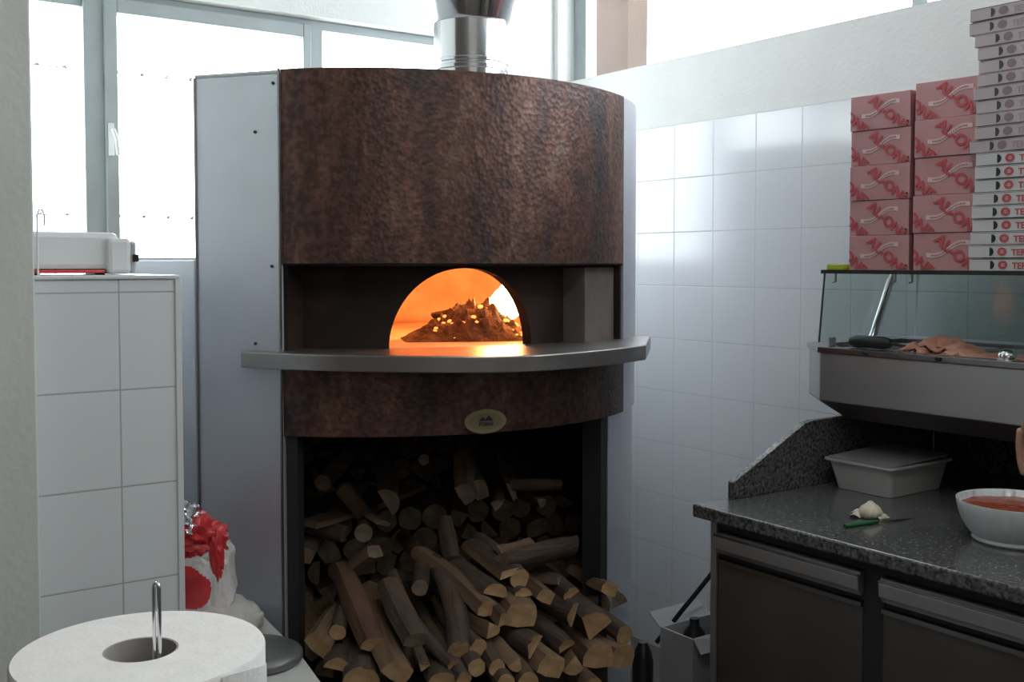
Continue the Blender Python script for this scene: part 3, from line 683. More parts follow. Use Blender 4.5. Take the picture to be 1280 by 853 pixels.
# grey round lid
lc = atz(318, 812, .66); 
b = bmesh.new(); lathe(b, [(.001, .668), (.05, .667), (.085, .663), (.098, .656), (.102, .650), (.102, .640), (.098, .6355), (.001, .6355)], 48, (lc.x, lc.y))
o = build('metal_basin', b, 'grey_lid', smooth=40); solo(o, (lc.x, lc.y, .6355)); tag(o, 'dark grey round metal pot lid on the low white table behind the paper roll', 'lid')
def blob(name, c, sx, sy, sz, m, seed, amp=.25, fq=3.0, sub=4, flat=.0, power=1.0, cut=True, matfn=None, parent=None):
    bm = bmesh.new(); bmesh.ops.create_icosphere(bm, subdivisions=sub, radius=1.0)
    for v in bm.verts:
        d = v.co.normalized(); q = Vector([math.copysign(abs(x)**power, x) for x in d])
        nz = noise.noise(d*fq+Vector((seed*3.1, 0, 0)))*amp+abs(noise.noise(d*fq*2.3+Vector((0, seed, 0))))*amp*.5
        q = q*(1+nz); z = q.z
        if cut: z = max(z, -.55)
        v.co = Vector((q.x*sx, q.y*sy, z*sz))
    if matfn:
        for f in bm.faces: f.material_index = matfn(f.calc_center_median())
    bm.transform(Matrix.Translation(c)); return build(name, bm, m, parent, smooth=60)
c = at(262, 772, 2.42); zl = .634
o = blob('flour_sack', Vector((c.x, c.y+.02, zl+.030)), .105, .09, .052, 'sack', 3, .2, 2.5, power=.8); solo(o, (c.x, c.y, zl)); tag(o, 'crumpled white sack lying at the bottom beside the oven panel', 'sack')
zz = zl+.066
c = at(243, 700, 2.44); c.z = zz+.07
fb = thing('flour_bag', 'red and white plastic bag standing on the white sack, half behind the tiled wall', 'bag', (c.x, c.y, zz))
build_ = blob('bag_body', Vector((c.x, c.y, zz+.062)), .088, .060, .115, ['white_film', 'red_film'], 5, .16, 2.6, power=.7, parent=fb, sub=6,
   matfn=lambda p: 1 if ((p.x+.0)**2/.0030+(p.z-.006+.1*p.x)**2/.0026 < 1+.5*noise.noise(p*14) or p.z > .062+.25*abs(p.x)+.01*noise.noise(p*20)) else 0)
b = bmesh.new()
blob('folded_top', Vector((c.x+.01, c.y-.02, zz+.165)), .058, .045, .045, 'red_film', 9, .5, 3.5, cut=False, parent=fb)
blob('strap', Vector((c.x+.062, c.y-.045, zz+.125)), .016, .012, .055, 'red_film', 2, .35, 3, cut=False, parent=fb)
blob('foil_top', Vector((c.x-.024, c.y-.028, zz+.205)), .040, .030, .040, 'foil', 12, .7, 4.5, cut=False, parent=fb)

# white appliance on the tiled half wall
z0 = 1.460
ap = thing('kitchen_appliance', 'white rounded kitchen appliance lying on top of the tiled half wall by the window', 'appliance', R(.56, 2.42, z0), ANG); 
def rbuild(name, bm, m, parent, origin, **kw):       # mesh given in room axes (a, b, z), parent empty turned with the room
    bm.transform(Matrix.Translation(-Vector(origin))); return build(name, bm, m, parent, keep=True, **kw)
OG = (.56, 2.42, z0)
b = bmesh.new(); box(b, .450, .640, 2.36, 2.52, z0+.010, z0+.090); rbuild('housing', b, 'white_plastic', ap, OG, bevel=.012)
b = bmesh.new(); box(b, .613, .662, 2.345, 2.50, z0+.002, z0+.078); rbuild('end_cover', b, 'white_plastic', ap, OG, bevel=.009)
b = bmesh.new(); box(b, .660, .674, 2.352, 2.495, z0+.004, z0+.072); rbuild('side_grip', b, 'steel', ap, OG, bevel=.005)
b = bmesh.new(); box(b, .665, .676, 2.343, 2.353, z0+.028, z0+.044); rbuild('switch', b, 'blackplastic', ap, OG, bevel=.001)
b = bmesh.new(); box(b, .450, .61, 2.357, 2.50, z0+.004, z0+.0105); rbuild('base_strip', b, 'red_film', ap, OG, bevel=.002)
for x in (.47, .60):
    b = bmesh.new(); box(b, x, x+.02, 2.40, 2.48, z0, z0+.005); rbuild('foot', b, 'blackplastic', ap, OG)
b = bmesh.new(); hp = [(.472, 2.30, z0), (.472, 2.30, z0+.115)]
tube(b, [(.470, 2.32, z0+.0), (.470, 2.32, z0+.12), (.474, 2.32, z0+.132), (.480, 2.32, z0+.132), (.484, 2.32, z0+.12), (.484, 2.32, z0+.10)], .0022, 8)
o = build('wire_hook', b, 'white_plastic'); o.rotation_euler = (0, 0, ANG); tag(o, 'thin bent white hook standing at the left window edge by the pier', 'hook')

# paper roll on its stand
rc = at(176, 812, 1.10); RZ = rc.z; RR = .1255
st = thing('roll_stand', 'steel stand with an upright chrome rod carrying the big paper roll', 'stand', (rc.x, rc.y, 0))
b = bmesh.new(); lathe(b, [(.001, 0), (.16, 0), (.16, .012), (.02, .02), (.016, .03), (.016, .80), (.001, .80)], 40, (rc.x, rc.y)); build('foot_pole', b, 'steel', st, smooth=40)
b = bmesh.new(); lathe(b, [(.001, .80), (.13, .80), (.13, .81), (.001, .81)], 48, (rc.x, rc.y)); build('tray', b, 'steel', st, smooth=40)
rp = at(196.5, 815, 1.085)
b = bmesh.new(); dx = .0026; zt = at(196, 729, 1.085).z
pts = [(rp.x-dx, rp.y, .81), (rp.x-dx, rp.y, zt-.006)]+[(rp.x-dx*math.cos(t), rp.y, zt-.006+.006*math.sin(t)) for t in (.8, 1.57, 2.3)]+[(rp.x+dx, rp.y, zt-.006), (rp.x+dx, rp.y, .81)]
tube(b, pts, .0021, 8); build('rod', b, 'chrome', st, smooth=60)
roll = thing('paper_roll', 'huge white paper towel roll standing on end in the bottom left foreground', 'paper roll', (rc.x, rc.y, .81))
hr = .0355
b = bmesh.new(); lathe(b, [(hr+.002, .812), (RR, .812), (RR+.0005, .93), (RR, RZ-.003), (RR-.002, RZ), (RR*.75, RZ+.0008), (RR*.5, RZ-.0004), (hr+.002, RZ), (hr+.002, .812)], 96, (rc.x, rc.y)); build('paper', b, 'paper', roll, smooth=40)
b = bmesh.new(); lathe(b, [(hr, .811), (hr+.002, .811), (hr+.002, RZ-.0005), (hr, RZ-.0005), (hr, .811)], 48, (rc.x, rc.y)); build('core', b, 'card_core', roll, smooth=40)
b = bmesh.new()
t0 = math.radians(-35); hx = [(rc.x+(RR+.0012)*math.cos(t0+.08*i), rc.y+(RR+.0012)*math.sin(t0+.08*i)) for i in range(12)]
for i in range(11):
    b.faces.new([b.verts.new((hx[i][0], hx[i][1], .812)), b.verts.new((hx[i+1][0], hx[i+1][1], .812)), b.verts.new((hx[i+1][0], hx[i+1][1], RZ-.001-.0009*(i+1)**1.4)), b.verts.new((hx[i][0], hx[i][1], RZ-.001-.0009*i**1.4))])
bmesh.ops.remove_doubles(b, verts=b.verts, dist=1e-5)
build('loose_sheet', b, 'paper', roll, solid=.0006)

# ------------------------------------------------------------------ counter on the right (own axes: x along the front towards us, y into the wall)
K = Vector((.4545, 2.6, 0)); KA = math.atan2(-.8178, .5755)
KM = Matrix.Translation(K) @ Matrix.Rotation(KA, 4, 'Z')
def kw(x, y, z=0): return KM @ Vector((x, y, z))
def kthing(name, label, cat, x, y, z, group=None, rz=0):
    o = thing(name, label, cat, kw(x, y, z), KA+rz, group, xf=False); XF[o.name] = Matrix.Translation((x, y, z)) @ Matrix.Rotation(rz, 4, 'Z'); return o
def kbuild1(name, bm, m, x, y, z, label, cat, group=None, kind=None, **kwg):
    bm.transform(Matrix.Translation((-x, -y, -z))); o = build(name, bm, m, **kwg); o.location = kw(x, y, z); o.rotation_euler = (0, 0, KA); tag(o, label, cat, group, kind); return o
XE, YW = 1.75, .958
cab = kthing('refrigerated_counter', 'dark steel refrigerated counter with doors under the granite worktop', 'cabinet', 0, 0, 0)
b = bmesh.new(); box(b, .015, XE, .05, YW, .10, .868); build('carcass', b, 'steel_dark', cab)
b = bmesh.new(); box(b, .015, .034, .026, .05, .10, .868); build('side_post', b, 'steel', cab)
b = bmesh.new(); box(b, .034, XE, .030, .05, .842, .868); box(b, .034, .040, .030, .05, .1, .85); build('top_rail', b, 'dark_parts', cab)
for x0, x1 in ((.455, .505), (.955, 1.005), (1.455, 1.505)):
    b = bmesh.new(); box(b, x0, x1, .030, .05, .10, .842); build('divider', b, 'dark_parts', cab)
for i, (x0, x1) in enumerate(((.040, .455), (.505, .955), (1.005, 1.455))):
    b = bmesh.new(); box(b, x0, x1, .026, .049, .12, .762)
    d = build('door', b, 'steel_dark', cab, bevel=.002)
    b = bmesh.new(); profile(b, [(.020, .762), (.020, .772), (.026, .774), (.049, .774), (.049, .762)], (x0, x1)); build('door_edge', b, 'steel_trim', d)
    b = bmesh.new(); profile(b, [(.012, .832), (.008, .828), (.010, .800), (.022, .786), (.030, .786), (.030, .838), (.018, .838)], (x0, x1)); build('handle', b, 'steel', d, bevel=.0015)
    b = bmesh.new(); box(b, x0, x1, .007, .012, .829, .834); build('handle_edge', b, 'steel_trim', d, bevel=.001)
    b = bmesh.new(); box(b, x0, x1, .034, .049, .774, .786); build('finger_gap', b, 'dark_parts', d)
for x in (.10, .9, 1.65):
    for y in (.12, .85):
        b = bmesh.new(); tube(b, [(x, y, 0), (x, y, .10)], .02, 12); build('foot', b, 'steel', cab)
wt = kthing('granite_worktop', 'speckled grey granite worktop with raised dark edges at end and back', 'worktop', 0, 0, .868)
b = bmesh.new(); box(b, -.012, XE+.01, -.012, YW, .868, .900); build('slab', b, 'granite', wt, bevel=.005)
b = bmesh.new(); profile(b, [(.105, .9005), (.105, .942), (.372, 1.068), (.40, 1.072), (YW-.02, 1.072), (YW-.02, .9005)], (-.006, .014)); build('end_upstand', b, 'granite', wt, bevel=.002)
b = bmesh.new(); box(b, .014, XE, YW-.022, YW, .9005, 1.072); build('rear_upstand', b, 'granite', wt, bevel=.002)

# topping unit
bn = kthing('topping_unit', 'stainless topping cooler with chamfered front over the granite worktop', 'cooler', .4, .43, 1.073)
pt = [(-.118, .542), (.008, .432), (1.6, .432), (1.6, .93), (-.118, .93)]
lo_ = [(-.04, .60), (.045, .50), (1.55, .50), (1.55, .92), (-.04, .92)]
b = bmesh.new(); prism(b, pt, 1.122, 1.250); build('body', b, 'steel', bn, bevel=.003)
b = bmesh.new(); prism(b, lo_, 1.073, 1.122, pt); build('underside', b, 'steel_dark', bn)
rim = [(-.124, .540), (.005, .426), (1.606, .426), (1.606, .935), (-.124, .935)]
inn = [(-.07, .575), (.03, .480), (1.55, .480), (1.55, .90), (-.07, .90)]
b = bmesh.new(); n = 5
ls = [[b.verts.new((p[0], p[1], z)) for p in P] for P, z in ((rim, 1.250), (rim, 1.264), (inn, 1.264), (inn, 1.250))]
for k in range(4):
    for i in range(n): b.faces.new((ls[k][i], ls[k][(i+1) % n], ls[(k+1) % 4][(i+1) % n], ls[(k+1) % 4][i]))
build('rim', b, 'steel_trim', bn, bevel=.001)
for k in range(6):
    x0 = .06+k*.245; b = bmesh.new()
    for P in ((x0, x0+.225, .49, .50), (x0, x0+.225, .80, .81), (x0, x0+.008, .50, .80), (x0+.217, x0+.225, .50, .80)): box(b, P[0], P[1], P[2], P[3], 1.2505, 1.262)
    build('pan_rim', b, 'steel', bn)
for x, y in ((.155, .424), (.36, .424), (.7, .424)):
    b = bmesh.new(); tube(b, [(x, y-.006, 1.257), (x, y+.01, 1.257)], .005, 10); build('knob', b, 'blackplastic', bn)
gs = kthing('glass_shelf', 'greenish glass shelf and sneeze guard on slanted steel posts above the topping cooler', 'shelf', .4, .7, 1.264)
b = bmesh.new(); box(b, -.022, 1.6, .478, .92, 1.459, 1.466); build('shelf_pane', b, 'shelf_glass', gs)
b = bmesh.new(); box(b, -.022, 1.6, .474, .478, 1.457, 1.467); box(b, -.026, -.022, .474, .92, 1.457, 1.467); build('shelf_edge', b, 'dark_parts', gs)
b = bmesh.new(); vs = []
for x in (-.020, -.016): vs.append([b.verts.new((x, y, z)) for y, z in ((.462, 1.275), (.88, 1.275), (.90, 1.456), (.482, 1.456))])
b.faces.new(vs[0]); b.faces.new(list(reversed(vs[1])))
for i in range(4): b.faces.new((vs[0][i], vs[0][(i+1) % 4], vs[1][(i+1) % 4], vs[1][i]))
build('side_pane', b, 'shelf_glass', gs)
b = bmesh.new(); tube(b, [(-.018, .460, 1.274), (-.018, .480, 1.457)], .0026, 6); build('pane_edge', b, 'green' if False else 'dark_parts', gs)
b = bmesh.new(); box(b, -.01, 1.6, .875, .880, 1.275, 1.456); build('rear_pane', b, 'shelf_glass', gs)
for x in (.0, 1.52):
    b = bmesh.new(); tube(b, [(x, .655, 1.264), (x, .752, 1.458)], .0105, 14); build('post', b, 'chrome', gs, smooth=60)
for x, y in ((.005, .495), (.115, .60), (.165, .60)):
    b = bmesh.new(); tube(b, [(x, y, 1.458), (x, y, 1.436), (x-.006, y-.004, 1.434)], .0035, 8); build('clip', b, 'steel', gs)
b = bmesh.new(); box(b, -.018, -.006, .50, .515, 1.264, 1.285); build('clip', b, 'steel', gs)
b = bmesh.new(); box(b, -.018, .038, .486, .55, 1.4665, 1.482)
kbuild1('sponge', b, 'limegreen', 0, .51, 1.4665, 'lime green sponge at the left end of the glass shelf', 'sponge', bevel=.003)

# --- pink cartons (two columns of five)
CW, CH, CD = .171, .0905, .20
ct = kthing('pink_carton', 'x', 'carton', .045, .497, 1.4665, 'pink takeaway cartons on the glass shelf', math.radians(4)); frame_root(ct)
b = bmesh.new(); box(b, 0, CW, 0, CD, 0, CH-.0008)
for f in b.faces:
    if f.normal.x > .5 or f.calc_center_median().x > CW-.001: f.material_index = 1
body = build('carton_body', b, ['pink', 'pink_shaded'], ct, bevel=.0015)
b = bmesh.new()
join_bm(b, text_bm('AL-ONE', .036, .112, .036, rot=math.radians(40), bold=.0012, sx=1.05))
join_bm(b, text_bm('AL-ONE', .036, -.003, .038, rot=math.radians(40), bold=.0012, sx=1.05))
clip_bm(b, .002, CW-.003, .003, CH-.004)
b.transform(Matrix.Translation((0, -.0028, 0))); build('lettering', b, 'red_ink', body)
b = bmesh.new(); pr = None
for i in range(25):
    t = i/24; x = .034+.108*t; z = .034+.034*t+.006*math.sin(t*2*PI*1.15+2.6); w = .0055
    cur = (b.verts.new((x, -.0016, z-w)), b.verts.new((x, -.0016, z+w)))
    if pr: b.faces.new((pr[0], cur[0], cur[1], pr[1]))
    pr = cur
build('ribbon', b, 'pale_ink', body, solid=.0004)
b = bmesh.new()
for i in range(3, 22):
    t = i/24; x = .034+.108*t; z = .034+.034*t+.006*math.sin(t*2*PI*1.15+2.6); box(b, x-.0011, x+.0013, -.0025, -.0018, z-.002, z+.002)
build('ribbon_print', b, 'dull_red', body)
b = bmesh.new(); bmesh.ops.create_circle(b, cap_ends=True, segments=16, radius=.005, matrix=Matrix.Translation((CW-.0075, -.0009, .009)) @ Matrix.Rotation(PI/2, 4, 'X') @ Matrix.Diagonal((.8, 1.4, 1, 1)))
build('tab_slot', b, 'black', body, solid=.0003)
words = ['bottom', 'second from the bottom', 'middle', 'second from the top', 'top']
first = True
random.seed(2)
for col in range(2):
    for r in range(5):
        x = .045+col*(CW+.010); y = .497+col*.002+(.004 if (r+col) % 2 else 0)
        sc = 1.0 if col == 0 else 1.03
        o = ct if first else dup(ct)
        p = kw(x+random.uniform(-.0015, .0015), y+col*.012, 1.4665+r*CH*sc); o.location = p; o.rotation_euler = (0, 0, KA+math.radians(4+random.uniform(-.6, .6))); o.scale = (sc*(1.03 if col else 1), 1, sc)
        o['label'] = 'pink carton with red diagonal lettering, %s of the %s column' % (words[r], 'left' if col == 0 else 'right'); first = False

# --- pizza boxes (one stack of twenty)
BH, BW = .0305, .33
def pizza_box(faded):
    o = thing('pizza_box', 'x', 'pizza box', (0, 0, 0), KA, 'pizza boxes stacked on the glass shelf', xf=False); frame_root(o)
    b = bmesh.new(); box(b, 0, BW, 0, BW, .0006, BH-.0012); bd = build('box_body', b, 'box_pinkish' if faded else 'box_white', o, bevel=.0012)
    b = bmesh.new(); box(b, .004, BW-.01, -.0006, .0, BH-.0036, BH-.0026); build('lid_seam', b, 'darkgrey', bd)
    b = bmesh.new(); pts = [(.052, .0045), (.052, .0240)]+[(.052+.010*math.sin(t), .0142+.0100*math.cos(t)) for t in [PI*i/12 for i in range(1, 12)]]
    f = b.faces.new([b.verts.new((p[0], -.0010, p[1])) for p in pts]); build('half_disc', b, 'darkgrey' if faded else 'black', bd, solid=.0003)
    b = bmesh.new(); lathe(b, [(.0042, 0), (.0098, 0)], 24); b.transform(Matrix.Translation((.082, -.0010, .0142)) @ Matrix.Rotation(PI/2, 4, 'X') @ Matrix.Diagonal((1.15, 1, 1, 1)))
    if faded: bmesh.ops.create_circle(b, cap_ends=True, segments=20, radius=.0050, matrix=Matrix.Translation((.082, -.0010, .0142)) @ Matrix.Rotation(PI/2, 4, 'X'))
    else:
        for k in range(4):
            t = PI*k/4; box(b, .082-.0045, .082+.0045, -.0012, -.0009, .0136, .0148)
    build('round_logo', b, 'faded' if faded else 'red_ink', bd, solid=.0003)
    b = text_bm('TERM', .020, .104, .012, bold=.0005, align='LEFT'); b.transform(Matrix.Translation((0, -.0010, 0))); build('box_text', b, 'faded_text' if faded else 'red_ink', bd)
    return o
pw, pf = pizza_box(False), pizza_box(True)
lefts = [1214, 1214, 1216, 1217, 1217, 1218, 1219, 1220, 1221, 1212, 1219, 1220, 1219, 1217, 1221, 1221, 1221, 1217, 1209, 1211]
ordn = ['lowest', 'second', 'third', 'fourth', 'fifth', 'sixth', 'seventh', 'eighth', 'ninth']
ordf = ['lowest', 'second', 'third', 'fourth', 'fifth', 'sixth', 'seventh', 'eighth', 'ninth', 'tenth', 'topmost']
for i, lx in enumerate(lefts):
    faded = i >= 9; src = pf if faded else pw
    o = src if i in (0, 9) else dup(src)
    x = .408+(lx-1217)*.0021; o.location = kw(x, .474+(.004 if i % 3 == 0 else 0), 1.4665+BH*i)
    o.rotation_euler = (0, 0, KA+math.radians(0 if faded else 3.0)+math.radians(random.uniform(-1, 1)*(1.0 if faded else .3)))
    o['label'] = ('greyish pizza box with faded print, %s of the eleven upper ones' % ordf[i-9]) if faded else ('white pizza box with red ring and lettering, %s of the nine lower ones' % ordn[i])

# --- things on the topping unit
b = bmesh.new(); tube(b, [(.055, .50, 1.278), (.075, .502, 1.280), (.10, .505, 1.280), (.15, .513, 1.279), (.165, .515, 1.279)], [.013, .018, .0165, .017, .011], 12)
tube(b, [(.165, .515, 1.279), (.215, .523, 1.272)], .004, 8)
kbuild1('black_handled_tool', b, 'blackplastic', .1, .505, 1.266, 'black tool handle lying on the rim of the topping cooler', 'tool', smooth=50)
hm = kthing('ham_pile', 'pile of pink sliced ham in the topping cooler', 'ham', .31, .56, 1.2505); hm['kind'] = 'stuff'
random.seed(5); b = bmesh.new()
for k in range(16):
    x = .215+.022*k*.75+random.uniform(-.01, .01); y = .53+random.uniform(-.02, .06); hgt = .042*math.exp(-((x-.28)/.065)**2)+.005
    c = Vector((x, y, 1.252)); pts = []
    g = [[b.verts.new(c+Vector(((i/7-.5)*.085, (j/5-.5)*.07, hgt*(1-.8*(2*i/7-1)**2)*(1-.5*(2*j/5-1)**2)+.010*noise.noise(Vector((i*.9+k, j*.9, k)))+.004+random.uniform(0, .002)))) for j in range(6)] for i in range(8)]
    for i in range(7):
        for j in range(5): b.faces.new((g[i][j], g[i+1][j], g[i+1][j+1], g[i][j+1]))
build('ham_slices', b, 'ham', hm, smooth=60, solid=.002)
b = bmesh.new(); lathe(b, [(.001, 1.2505), (.016, 1.2505), (.020, 1.262), (.020, 1.272), (.013, 1.282), (.001, 1.285)], 20, (.475, .52)); kbuild1('steel_knob_lid', b, 'chrome', .475, .52, 1.2505, 'small shiny steel lid in the topping cooler right of the ham', 'lid', smooth=50)
b = bmesh.new(); lathe(b, [(.001, 1.2505), (.045, 1.2505), (.047, 1.272), (.045, 1.278), (.040, 1.278), (.040, 1.27), (.001, 1.27)], 28, (.60, .535)); kbuild1('steel_dish', b, 'steel_trim', .6, .535, 1.2505, 'round steel dish at the right edge of the topping cooler', 'dish', smooth=50)

# --- things on the worktop
tb = kthing('plastic_tub', 'frosted plastic food tub standing under the topping cooler', 'tub', .15, .535, .9005)
def ringbox(x0, x1, y0, y1, z, r=.014, seg=5):
    out = []
    for cx, cy, a0 in ((x1-r, y0+r, -90), (x1-r, y1-r, 0), (x0+r, y1-r, 90), (x0+r, y0+r, 180)):
        for k in range(seg+1): a = math.radians(a0+90*k/seg); out.append((cx+r*math.cos(a), cy+r*math.sin(a), z))
    return out
def loft(b, rings, close_bottom=True):
    vs = [[b.verts.new(p) for p in r] for r in rings]; n = len(vs[0])
    for k in range(len(vs)-1):
        for i in range(n): b.faces.new((vs[k][i], vs[k][(i+1) % n], vs[k+1][(i+1) % n], vs[k+1][i]))
    b.faces.new(list(reversed(vs[0]))); b.faces.new(vs[-1])
b = bmesh.new(); loft(b, [ringbox(.068, .231, .43, .645, .901), ringbox(.052, .243, .415, .66, .972), ringbox(.042, .252, .406, .669, .974), ringbox(.042, .252, .406, .669, .979), ringbox(.056, .238, .42, .655, .979), ringbox(.072, .226, .435, .64, .91)])
build('tub_body', b, 'tub', tb, smooth=35)
b = bmesh.new(); loft(b, [ringbox(.050, .246, .412, .663, .980), ringbox(.050, .246, .412, .663, .9835)]); 
for v in b.verts: v.co.z += max(0, (v.co.y-.5))*.05
build('tub_lid', b, 'tub_lid', tb, smooth=35)
bc = (.632, .295)
bw = kthing('serving_bowl', 'white ribbed bowl of tomato sauce at the right edge of the worktop', 'bowl', bc[0], bc[1], .9005)
b = bmesh.new(); lathe(b, [(.001, .901), (.082, .901), (.085, .905), (.083, .911), (.092, .922), (.103, .940), (.111, .962), (.117, .984), (.1165, .9865), (.113, .985), (.106, .964), (.098, .942), (.085, .922), (.001, .915)], 96, bc, fn=lambda r, z, t: r*(1+(.022*math.cos(t*30) if (.915 < z < .975 and r > .088) else 0)))
build('bowl_body', b, 'bowl', bw, smooth=50)
b = bmesh.new(); lathe(b, [(.001, .974), (.05, .9735), (.1085, .972)], 48, bc, fn=lambda r, z, t: r*(1+.01*math.sin(t*7)));
for v in b.verts: v.co.z += .004*noise.noise(v.co*40)
o = build('tomato_sauce', b, 'sauce', smooth=60); o.data.transform(Matrix.Translation((-bc[0], -bc[1], -.97))); o.location = kw(bc[0], bc[1], .97); o.rotation_euler = (0, 0, KA); tag(o, 'red tomato sauce filling the white ribbed bowl', 'sauce')
# garlic bulb and peelings
gp = KM.inverted() @ atz(1088, 648, .9005)
g = kthing('garlic', 'crumpled pale garlic bulb lying in front of the plastic tub', 'garlic', gp.x, gp.y, .9005)
b = bmesh.new(); lathe(b, [(.001, .9008), (.014, .901), (.022, .908), (.024, .917), (.019, .927), (.011, .933), (.006, .938), (.003, .941)], 40, (gp.x, gp.y), fn=lambda r, z, t: r*(1+.13*abs(math.sin(t*4)))); build('bulb', b, 'garlic', g, smooth=50)
b = bmesh.new()
for k, (dx, dy, s) in enumerate(((-.034, .004, .022), (-.024, -.012, .018), (-.014, .014, .024), (.012, .014, .022))):
    gg = [[b.verts.new((gp.x+dx+(i/4-.5)*s*1.6, gp.y+dy+(j/4-.5)*s*1.6, .902+.6*s*(1-abs(i/2-1)**2*.9)*(1.1-.5*abs(j/2-1))+.003*noise.noise(Vector((i, j, k*3.3))))) for j in range(5)] for i in range(5)]
    for i in range(4):
        for j in range(4): b.faces.new((gg[i][j], gg[i+1][j], gg[i+1][j+1], gg[i][j+1]))
build('peel', b, 'garlic', g, smooth=60, solid=.0008)
k0 = KM.inverted() @ atz(1056, 658, .905); k1 = KM.inverted() @ atz(1098, 652, .905); k2 = KM.inverted() @ atz(1145, 648, .902)
kn = kthing('kitchen_knife', 'small knife with a green handle lying in front of the garlic', 'knife', k0.x, k0.y, .9005)
b = bmesh.new(); tube(b, [k0, k0.lerp(k1, .3), k0.lerp(k1, .8), k1], [.0045, .0055, .0050, .0035], 10); build('handle', b, 'green', kn, smooth=60)
dn = (k2-k1).normalized(); pn = Vector((-dn.y, dn.x, 0))*.008
b = bmesh.new(); vs = [b.verts.new(v) for v in (k1+pn*.6, k1-pn*.6, k2+pn*.1, k1.lerp(k2, .6)+pn)]; b.faces.new(vs); build('blade', b, 'steel_trim', kn, solid=.001)

# --- beside the counter: grey carton, stick, bottle
cb = thing('grey_carton', 'open grey cardboard box on the floor between oven and counter', 'box', at(850, 850, 3.0)*1.0, ANG, xf=False)
c0 = at(866, 800, 2.90); H = c0.z; ab = (c0.dot(E), c0.dot(D)); cb.location = (c0.x, c0.y, 0); frame_root(cb)
b = bmesh.new(); w_, d_, t_ = .20, .13, .006
for P in ((0, w_, 0, t_), (0, w_, d_-t_, d_), (0, t_, t_, d_-t_), (w_-t_, w_, t_, d_-t_)): box(b, P[0], P[1], P[2], P[3], 0, H)
box(b, t_, w_-t_, t_, d_-t_, 0, .006); build('carton_walls', b, 'cardboard_grey', cb, bevel=.001)
b = bmesh.new(); vs = [b.verts.new(v) for v in ((0, d_, H), (w_, d_, H), (w_, d_+.05, H+.03), (0, d_+.045, H+.03))]; b.faces.new(vs); build('flap', b, 'cardboard_grey', cb, solid=.004)
b = bmesh.new(); vs = [b.verts.new(v) for v in ((0, 0, H), (w_, 0, H), (w_, -.05, H-.03), (0, -.03, H-.035))]; b.faces.new(vs); build('flap', b, 'cardboard_grey', cb, solid=.004)
p0, p1 = at(829, 793, 3.05), at(915, 686, 3.02)
b = bmesh.new(); tube(b, [p0+(p0-p1)*.1, p0, p1], .007, 10); o = build('broom_stick', b, 'blackplastic', smooth=60); tag(o, 'dark stick leaning diagonally against the left end of the counter', 'stick'); solo(o, p0)
p = at(868, 790, 3.02); b = bmesh.new(); lathe(b, [(.001, .01), (.035, .01), (.036, H-.06), (.030, H-.02), (.014, H+.0), (.014, H+.02), (.001, H+.02)], 24, (p.x, p.y)); o = build('dark_bottle', b, 'blackplastic', smooth=40); solo(o, (p.x, p.y, .006)); tag(o, 'dark bottle standing in the open grey cardboard box', 'bottle')
p = at(798, 815, 2.96); b = bmesh.new(); lathe(b, [(.001, 0), (.03, 0), (.03, p.z-.03), (.022, p.z), (.012, p.z+.02), (.001, p.z+.02)], 24, (p.x+.015, p.y+.02)); o = build('black_canister', b, 'blackplastic', smooth=40); solo(o, (p.x+.015, p.y+.02, 0)); tag(o, 'black canister between the firewood and the grey cardboard box', 'canister')

# ------------------------------------------------------------------ the cook, just outside the right edge
def skinned(name, verts, edges, m, parent, root=0, sub=2, smooth=True):
    bm = bmesh.new(); ly = bm.verts.layers.skin.verify(); vs = []
    for i, (p, r) in enumerate(verts):
        v = bm.verts.new(Vector(p)); rr = r if isinstance(r, tuple) else (r, r); v[ly].radius = rr; v[ly].use_root = (i == root); vs.append(v)
    for a, c in edges: bm.edges.new((vs[a], vs[c]))
    me = bpy.data.meshes.new(name); bm.to_mesh(me); bm.free(); me.materials.append(M[m]); o = bpy.data.objects.new(name, me); COL.objects.link(o)
    if parent is not None:
        o.parent = parent; me.transform(XF[parent.name].inverted())
    s = o.modifiers.new('skin', 'SKIN'); s.use_smooth_shade = True
    u = o.modifiers.new('sub', 'SUBSURF'); u.levels = sub; u.render_levels = sub
    return o
pb = (1.27, -.34)
man = kthing('person', 'person at the right edge, only a bare hand showing above the bowl of sauce', 'person', pb[0], pb[1], 0)
hx_, hy_, hz_ = (KM.inverted() @ at(1287, 535, 2.14))
V = []; Ed = []
def add(p, r, to=None):
    V.append((p, r)); 
    if to is not None: Ed.append((to, len(V)-1))
    return len(V)-1
px_, py_ = pb
pel = add((px_, py_, .95), (.10, .075)); ab_ = add((px_, py_+.02, 1.10), (.095, .07), pel); ch = add((px_, py_+.06, 1.30), (.11, .075), ab_); nk0 = add((px_, py_+.09, 1.44), (.055, .055), ch)
nk = add((px_, py_+.11, 1.50), .050, nk0); hd1 = add((px_, py_+.135, 1.57), (.066, .078), nk); hd2 = add((px_, py_+.145, 1.65), (.078, .095), hd1); hd3 = add((px_, py_+.135, 1.72), (.066, .078), hd2)
for s in (-1, 1):
    hp_ = add((px_+s*.09, py_, .88), .065, pel); kn_ = add((px_+s*.10, py_+.03, .48), .042, hp_); ca = add((px_+s*.10, py_, .34), .040, kn_); an = add((px_+s*.10, py_-.01, .10), .032, ca)
